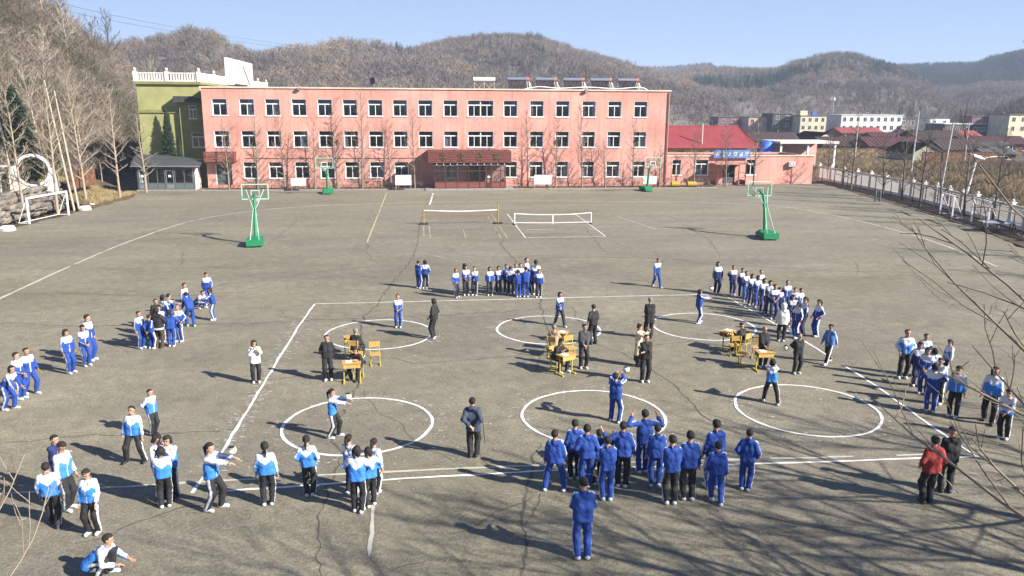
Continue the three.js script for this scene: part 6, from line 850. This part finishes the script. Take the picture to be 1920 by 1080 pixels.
dup(chair0, 'school_chair', -2.25, -27.62, 0.1, 'yellow chair under the seated woman on the left'); dup(chair0, 'school_chair', -2.48, -29.4, 2.9, 'yellow chair under the grey haired man on the left'); dup(chair0, 'school_chair', 4.88, -27.6, 0.7, 'yellow chair under the writing man in the middle'); dup(chair0, 'school_chair', 5.1, -29.15, 2.6, 'yellow chair under the person in beige'); dup(chair0, 'school_chair', 5.75, -28.9, 0.3, 'empty yellow chair behind the writing man'); dup(chair0, 'school_chair', 12.2, -28.6, 3.0, 'left empty yellow chair at the right desks'); dup(chair0, 'school_chair', 12.66, -28.85, -2.6, 'yellow chair under the person with the dark cap'); dup(chair0, 'school_chair', 12.95, -28.2, 2.8, 'yellow chair behind the right front desk'); dup(chair0, 'school_chair', 12.0, -27.5, 1.4, 'empty yellow chair left of the right front desk');
const ballM = [mat(lin(0.75, 0.74, 0.68), 0.45), mat(lin(0.55, 0.42, 0.10), 0.45), mat(lin(0.05, 0.09, 0.28), 0.45)];
[[-4.47, 1.56, -18.05, 'volleyball above the outstretched arms at the court corner'], [-2.12, 1.30, -22.1, 'volleyball above the arms of the girl in the front left circle'], [6.3, 1.57, -22.85, 'volleyball held up by the boy in the front middle circle'], [12.98, 1.58, -33.45, 'volleyball in the air before the boy in the far right circle'], [13.26, 0.93, -26.5, 'volleyball in the air left of the heavy man in black']].forEach(([x, y, z, l], i) => { const t = thing('volleyball', l, 'ball', [x, y - 0.108, z], i, 'volleyballs'); for (let k = 0; k < 3; k++) for (let h = 0; h < 2; h++) for (let j = 0; j < 3; j++) { const g = new THREE.SphereGeometry(0.106, 7, 10, (j - 1.5) * 0.52 + 0.012, 0.5, Math.PI / 4 + 0.02, Math.PI / 2 - 0.04), p = g.attributes.position; g.rotateY(h * Math.PI); if (k === 1) { g.rotateX(Math.PI / 2); g.rotateY(Math.PI / 2); } if (k === 2) { g.rotateZ(Math.PI / 2); g.rotateX(Math.PI / 2); } g.translate(0, 0.108, 0); part('panel', g, ballM[(j + k) % 3 === 1 ? 1 + (k % 2) : 0], t); } part('bladder', new THREE.SphereGeometry(0.1035, 18, 12).translate(0, 0.108, 0), M.black, t); });
single('walking_stick', bar([1.72, 0.35, -20.55], [1.66, 0.95, -20.6], 0.012, 6), M.black, 'thin dark stick held by the man in slate blue', 'stick'); single('walking_stick', pathTube([[12.35, 0.95, -16.35], [12.55, 0.75, -16.3], [12.85, 0.42, -16.25]], 0.011, 6), barkM.pale, 'thin pale stick held by the man in red', 'stick');
// ---------- everybody on the playground: x, z, height, facing, pose, outfit, hair, label, group ----------
const CROWDS = ["boys in blue tracksuits behind the front middle circle", "girls in light blue jackets waiting at the front line", "students crowded together behind the left line", "students gathered outside the right line", "students in light blue jackets in the front left corner", "students lined up along the far right corner", "students standing in a short row left of the court", "students waiting at the left edge of the playground", "students waiting behind the far line"];
const PEOPLE = [
  [-13.02, -25.46, 1.6, 80, "bend", "W", "bob", "student in blue tracksuit at the very left edge of the yard, leaning forward", 7],
  [-13.1, -26.42, 1.62, 75, "clasp", "W", "short", "student in white and blue tracksuit, middle of the trio at the left edge", 7],
  [-12.99, -26.9, 1.64, 60, "stroll", "W", "short", "tallest student of the trio at the left edge, hand on his neighbour", 7],
  [-12.58, -28.95, 1.66, 60, "stand", "W", "bob", "student at the front of the row of three left of the court", 6],
  [-12.33, -29.77, 1.6, 50, "clasp", "W", "pony", "student in white yoked tracksuit, middle of the row of three left of the court", 6],
  [-12.4, -30.42, 1.82, 80, "stand", "W", "short", "student at the back of the row of three left of the court, facing right", 6],
  [-11.05, -31.85, 1.54, 60, "stand", "W", "short", "leftmost student of the huddle, white shoulders and blue tracksuit, in profile", 2],
  [-10.62, -31.74, 1.42, 150, "behind", "B", "short", "short student in blue beside the black padded jacket in the huddle", 2],
  [-10.35, -31.86, 1.66, 165, "hug", "puffer", "bob", "woman in black padded jacket with pale hem, in the middle of the huddle", 2],
  [-9.93, -31.96, 1.55, 190, "hug", "B", "long", "student in blue with long black hair, back turned, right of the padded jacket", 2],
  [-9.79, -32.62, 1.6, -15, "pocket", "W", "short", "student with white shoulders facing the camera at the right end of the huddle", 2],
  [-10.93, -33.58, 1.61, 20, "stand", "black", "crop", "teacher in black jacket at the back of the huddle, face to the camera", 2],
  [-10.52, -32.69, 1.55, 0, "clasp", "Wn", "short", "student hidden behind the black padded jacket, only face and shoulders showing", 2],
  [-10.8, -34.22, 1.64, 150, "face", "W", "bob", "student in white top at the back of the huddle with a hand at the face", 2],
  [-10.67, -34.54, 1.61, 140, "hug", "W", "short", "student leaning into the back of the huddle, back turned, white shoulders", 2],
  [-9.99, -34.99, 1.62, 215, "bend", "Bg", "short", "student in blue leaning over with bright green shoes, right of the huddle", 2],
  [-10.63, -36.69, 1.6, 70, "stand", "W", "short", "student looking right just behind the one with green shoes", 2],
  [-10.19, -38.85, 1.64, 0, "lookdown", "W", "crop", "student with white shoulders looking down at the one squatting", 2],
  [-10.41, -38.25, 1.6, 60, "squat", "W", "short", "student squatting on the asphalt left of the court", 2],
  [-9.24, -35.99, 1.53, -80, "reach", "B", "bob", "student in blue reaching left towards the squatting one", 2],
  [-7.86, -22.93, 1.42, 60, "behind", "Kd", "crop", "student in light blue jacket farthest back in the front left group, looking right", 4],
  [-7.76, -21.08, 1.65, -5, "wide", "Kd", "crop", "student in light blue jacket standing alone with feet apart, facing the camera", 4],
  [-9.0, -19.4, 1.58, 60, "crossed", "navy", "short", "student in dark navy jacket behind the light blue group at far left", 4],
  [-8.49, -18.53, 1.75, 70, "lookdown", "K", "short", "student in light blue jacket looking down, back row of the far left trio", 4],
  [-8.48, -17.78, 1.61, 195, "stroll", "Kd", "short", "student in light blue jacket with back turned at far left, dark cap of hair", 4],
  [-7.45, -17.31, 1.6, -10, "lookdown", "K", "crop", "student in light blue jacket nearest the camera looking down at his feet", 4],
  [-6.64, -15.54, 1.72, 80, "squat", "K", "short", "student in light blue jacket squatting at the bottom left", 4],
  [-6.19, -18.42, 1.57, 195, "clasp", "K", "bob", "girl in light blue jacket with back turned, front of the trio beside the line start", 4],
  [-6.17, -18.9, 1.66, -10, "mouth", "Kd", "bob", "girl in light blue jacket facing the camera in the trio beside the line start", 4],
  [-6.48, -18.99, 1.66, 70, "phone", "Kd", "bob", "girl with glasses in profile, back of the trio beside the line start", 4],
  [-5.01, -18.16, 1.76, 75, "forward", "K", "pony", "girl with ponytail stretching both arms out under a ball at the court corner", 1],
  [-3.75, -18.26, 1.65, 185, "stand", "K", "pony", "girl with long ponytail standing alone with back turned in front of the front line", 1],
  [-2.82, -18.65, 1.61, 178, "pocket", "K", "pony", "girl with a white hair tie, back turned, standing on the front line", 1],
  [-1.57, -17.66, 1.7, 175, "hug", "K", "bob", "girl nearest the camera in the tight huddle of four on the front line", 1],
  [-1.29, -17.94, 1.54, 200, "hug", "K", "bob", "girl on the right of the huddle of four with an arm round her neighbour", 1],
  [-1.79, -18.63, 1.59, 150, "crossed", "K", "pony", "girl with ponytail at the back left of the huddle of four", 1],
  [-1.22, -18.57, 1.48, 150, "stand", "K", "pony", "girl at the back right of the huddle of four looking right", 1],
  [-2.59, -22.19, 1.54, 80, "forward", "K", "pony", "girl bouncing a ball on her forearms in the front left circle", -1],
  [-5.75, -27.28, 1.56, 15, "mouth", "white", "long", "woman in white top and black trousers with hands at her mouth, by the left line", -1],
  [-3.28, -27.31, 1.67, 5, "behind", "black", "crop", "man in black jacket with hands behind his back beside the left desk", -1],
  [-2.24, -27.44, 1.62, -20, "sit", "blackd", "bob", "woman in black seated writing at the left front desk", -1],
  [-2.48, -29.43, 1.66, 165, "sitback", "black", "grey", "man with grey hair in black seated with his back turned at the left far desk", -1],
  [-0.96, -33.94, 1.51, 0, "clasp", "W", "crop", "student in white and blue tracksuit standing alone in the far left circle", -1],
  [0.56, -32.06, 1.74, -120, "pocket", "black", "bob", "person in black looking left at the edge of the far left circle", -1],
  [1.39, -20.45, 1.76, 170, "behind", "slate", "crop", "man in slate blue jacket holding a thin stick in the middle of the court", -1],
  [-0.05, -41.52, 1.53, 150, "clasp", "B", "short", "student in blue of the pair standing apart left of the far row", 8],
  [0.31, -41.48, 1.56, 170, "face", "Wk", "bob", "student in white of the pair standing apart left of the far row", 8],
  [1.82, -39.28, 1.52, 40, "pocket", "Wk", "short", "leftmost student of the far row, looking right", 8],
  [2.36, -39.7, 1.62, 5, "clasp", "Wk", "bob", "second student from the left in the far row", 8],
  [2.32, -40.3, 1.58, 90, "stand", "blackd", "long", "long haired student in black just behind the second of the far row", 8],
  [2.8, -39.66, 1.54, -20, "crossed", "Wk", "short", "third student from the left in the far row with arms folded", 8],
  [3.56, -39.59, 1.51, 0, "stand", "Wk", "bob", "fourth student from the left in the far row, facing the camera", 8],
  [4.06, -39.9, 1.49, -10, "stand", "Wk", "bob", "fifth student from the left in the far row, facing the camera", 8],
  [4.46, -39.98, 1.55, 20, "clasp", "Bk", "short", "sixth student from the left in the far row, blue jacket", 8],
  [4.64, -39.6, 1.51, 160, "hug", "Wk", "short", "seventh student from the left in the far row, white shoulders, back turned", 8],
  [4.96, -40.18, 1.54, 0, "stand", "Wk", "crop", "student peering over the far row between the seventh and the blue pair", 8],
  [5.21, -40.16, 1.54, 10, "pocket", "Wk", "short", "student peering over the far row left of the tallest one", 8],
  [4.99, -39.1, 1.42, 190, "stand", "B", "short", "left one of the blue pair with backs turned in the far row", 8],
  [5.37, -39.06, 1.58, 180, "clasp", "B", "short", "right one of the blue pair with backs turned in the far row", 8],
  [5.58, -40.37, 1.8, 60, "crossed", "Wk", "crop", "tallest student rising above the right end of the far row", 8],
  [5.78, -39.62, 1.52, -30, "stand", "Wk", "bob", "student tucked behind the right end of the far row", 8],
  [5.93, -39.48, 1.85, 170, "stand", "Wk", "pony", "girl with ponytail and back turned near the right end of the far row", 8],
  [6.01, -38.89, 1.5, -15, "stand", "Wk", "bob", "rightmost student of the far row, facing the camera", 8],
  [6.13, -33.52, 1.58, 20, "stride", "Wk", "bob", "girl in blue jacket striding with arms folded in the far middle circle", -1],
  [7.0, -30.66, 1.69, 200, "hip", "blackd", "crop", "man in black with a hand on his hip, back turned, behind the middle desks", -1],
  [6.0, -27.68, 1.71, 0, "clasp", "grey", "short", "man in charcoal jacket with hands clasped beside the middle desk", -1],
  [4.93, -27.54, 1.72, 40, "sit", "black", "short", "man in black seated writing at the middle front desk", -1],
  [5.11, -29.2, 1.66, 150, "sitback", "beige", "grey", "person in beige coat and pale cap seated with back turned at the middle far desk", -1],
  [9.53, -31.26, 1.78, 175, "clasp", "blackcoat", "grey", "man in long black coat with back turned left of the far right circle", -1],
  [8.09, -27.72, 1.64, 60, "photo", "coat", "bun", "woman in long cream coat taking a photograph", -1],
  [7.85, -25.96, 1.77, -5, "crossed", "black", "crop", "man in black with folded arms in front of the woman in cream", -1],
  [5.91, -22.49, 1.63, 150, "raise", "B", "crop", "student in blue lifting a ball overhead in the front middle circle", -1],
  [12.73, -40.73, 1.64, 10, "walk", "W", "crop", "student in white and blue tracksuit walking alone behind the court", -1],
  [12.44, -33.36, 1.6, 100, "forward", "B", "bob", "student in blue with arms stretched out to the right in the far right circle", -1],
  [15.38, -38.85, 1.73, 0, "stand", "Wn", "bob", "first student on the left of the far right line, standing a step apart", 5],
  [16.09, -38.54, 1.58, -5, "behind", "Wn", "short", "second student from the left of the far right line, hands behind back", 5],
  [16.38, -38.04, 1.54, -10, "stand", "Wn", "short", "tall student standing behind the third of the far right line", 5],
  [16.2, -37.14, 1.56, 5, "crossed", "W", "short", "third student from the left of the far right line", 5],
  [16.18, -36.37, 1.59, 0, "clasp", "Wn", "bob", "fourth student from the left of the far right line", 5],
  [16.29, -35.93, 1.6, -5, "stand", "W", "bob", "fifth student from the left of the far right line", 5],
  [17.07, -37.39, 1.55, 5, "pocket", "Wk", "crop", "student with cropped hair standing out behind the fifth of the far right line", 5],
  [16.14, -34.91, 1.69, 0, "stand", "Wn", "bob", "sixth student from the left of the far right line", 5],
  [16.21, -34.41, 1.69, -20, "clasp", "Wn", "bob", "seventh student from the left of the far right line", 5],
  [16.12, -33.74, 1.66, -15, "clasp", "Wn", "short", "eighth student of the far right line, nearest the white hooded coat on its left", 5],
  [16.45, -33.9, 1.47, -20, "stand", "Wn", "bob", "ninth student of the far right line, half hidden by the eighth", 5],
  [17.24, -34.81, 1.58, -10, "stand", "W", "crop", "tall student behind the gap left of the right end of the far right line", 5],
  [17.06, -33.65, 1.51, -20, "stand", "Wn", "short", "student in the rear row just right of the tall one in the far right line", 5],
  [17.44, -33.81, 1.42, 20, "stand", "W", "short", "rearmost student at the right end of the far right line, looking right", 5],
  [16.35, -32.35, 1.49, -20, "clasp", "Wn", "bob", "student directly behind the white hooded coat in the far right line", 5],
  [16.31, -31.17, 1.67, -90, "stand", "W", "pony", "girl with hair tied back second from the right end of the far right line", 5],
  [15.75, -30.65, 1.6, -75, "stand", "W", "bob", "student in blue facing left, front of the right end of the far right line", 5],
  [14.93, -30.26, 1.65, 160, "stand", "hooded", "short", "person in white hooded coat and black trousers beside the far right line", -1],
  [16.71, -30.8, 1.64, -80, "pocket", "W", "pony", "girl with ponytail standing apart right of the far right line", -1],
  [15.41, -27.31, 1.6, -60, "walk", "steel", "short", "student in blue long jacket walking left past the right line", -1],
  [13.66, -26.3, 1.55, 0, "behind", "black", "crop", "heavy man in black jacket beside the right desks", -1],
  [12.7, -27.14, 1.58, -5, "clasp", "black", "grey", "person in black with hooded head standing behind the right front desk", -1],
  [12.66, -28.87, 1.62, -150, "sitback", "blackd", "cap", "person in black with a dark cap seated with back turned at the right far desk", -1],
  [11.4, -23.56, 1.53, 150, "lunge", "K", "bob", "girl in light blue jacket in a wide stance in the front right circle", -1],
  [17.25, -25.41, 1.84, -20, "pocket", "K", "crop", "leftmost student of the right group, standing a step apart", 3],
  [18.04, -25.51, 1.63, -20, "stand", "K", "crop", "student with cropped hair at the back of the right group", 3],
  [17.22, -24.57, 1.64, -25, "stand", "Wn", "bob", "student in navy tracksuit at the front left of the right group", 3],
  [17.0, -23.84, 1.67, -40, "clasp", "W", "bob", "student in blue tracksuit second from the front in the right group", 3],
  [17.61, -24.31, 1.47, 160, "hug", "K", "bob", "student hidden in the middle of the right group, back turned", 3],
  [16.2, -22.27, 1.65, 150, "hug", "W", "bob", "student bending forward in blue at the front of the right group", 3],
  [16.89, -22.9, 1.64, -60, "reach", "K", "short", "student in light blue leaning over the front of the right group", 3],
  [18.69, -25.09, 1.52, -90, "stand", "K", "pony", "girl with ponytail at the back right of the right group", 3],
  [16.67, -21.81, 1.7, -50, "stand", "K", "pony", "girl in pale blue jacket standing alone right of the right group", 3],
  [17.45, -21.25, 1.86, -40, "stroll", "Kd", "long", "taller girl of the pair at the right edge, long dark hair", 3],
  [17.04, -20.06, 1.57, -55, "clasp", "K", "pony", "shorter girl of the pair at the right edge, ponytail", 3],
  [3.29, -18.2, 1.7, 165, "wide", "B", "crop", "boy with legs apart at the left end of the blue front group", 0],
  [3.91, -18.85, 1.65, 180, "stand", "Bk", "short", "boy at the back left of the blue front group, black trousers", 0],
  [4.11, -18.29, 1.75, 175, "pocket", "B", "short", "third boy from the left of the blue front group, a hand on his shoulder", 0],
  [4.45, -18.46, 1.52, 200, "shoulderr", "Bk", "short", "boy resting his arm on the shoulder of the boy to his left", 0],
  [4.48, -17.63, 1.69, 178, "clasp", "B", "short", "shorter boy standing nearest the camera in the left half of the blue group", 0],
  [5.05, -18.28, 1.78, 165, "shoulder", "Bk", "short", "broad boy in black trousers leaning on his neighbour, middle of the blue group", 0],
  [5.8, -18.99, 1.8, 180, "spread", "B", "short", "tall boy with both forearms raised beside his head", 0],
  [5.91, -18.25, 1.67, 170, "stand", "B", "short", "boy just right of the one with raised forearms", 0],
  [5.99, -17.27, 1.81, 180, "clasp", "Bk", "short", "boy in black trousers at the front, left of the two side by side", 0],
  [6.49, -17.44, 1.82, 175, "stand", "Bk", "short", "boy in black trousers at the front, right of the two side by side", 0],
  [7.34, -17.95, 1.88, 185, "stand", "B", "short", "tallest boy at the right of the blue group, behind another", 0],
  [7.14, -17.23, 1.64, 170, "stroll", "B", "short", "boy in blue in front of the tallest one at the right of the blue group", 0],
  [8.12, -17.75, 1.67, 150, "pocket", "B", "crop", "boy with white hood standing alone at the right end of the blue group", 0],
  [3.36, -15.13, 1.88, 180, "phone", "B", "short", "boy in blue alone in the foreground with his back to the camera", -1],
  [12.32, -16.6, 1.8, 175, "pocket", "red", "short", "man in dark red jacket with a thin stick, right foreground", -1],
  [13.15, -17.12, 1.77, 165, "clasp", "blackd", "cap", "man in black jacket and dark cap beside the red jacket", -1],
];
PEOPLE.forEach(([x, z, h, yaw, pose, out, hair, label, gi], i) => person(x, z, h, yaw, pose, out, hair, label, gi < 0 ? undefined : CROWDS[gi], i % 4));
// thin winter haze
scene.fog = new THREE.FogExp2(new THREE.Color().setRGB(0.50, 0.60, 0.76), 0.00035);
scene.traverse(o => { if (o.isMesh) shade(o); });
renderer.render(scene, camera);
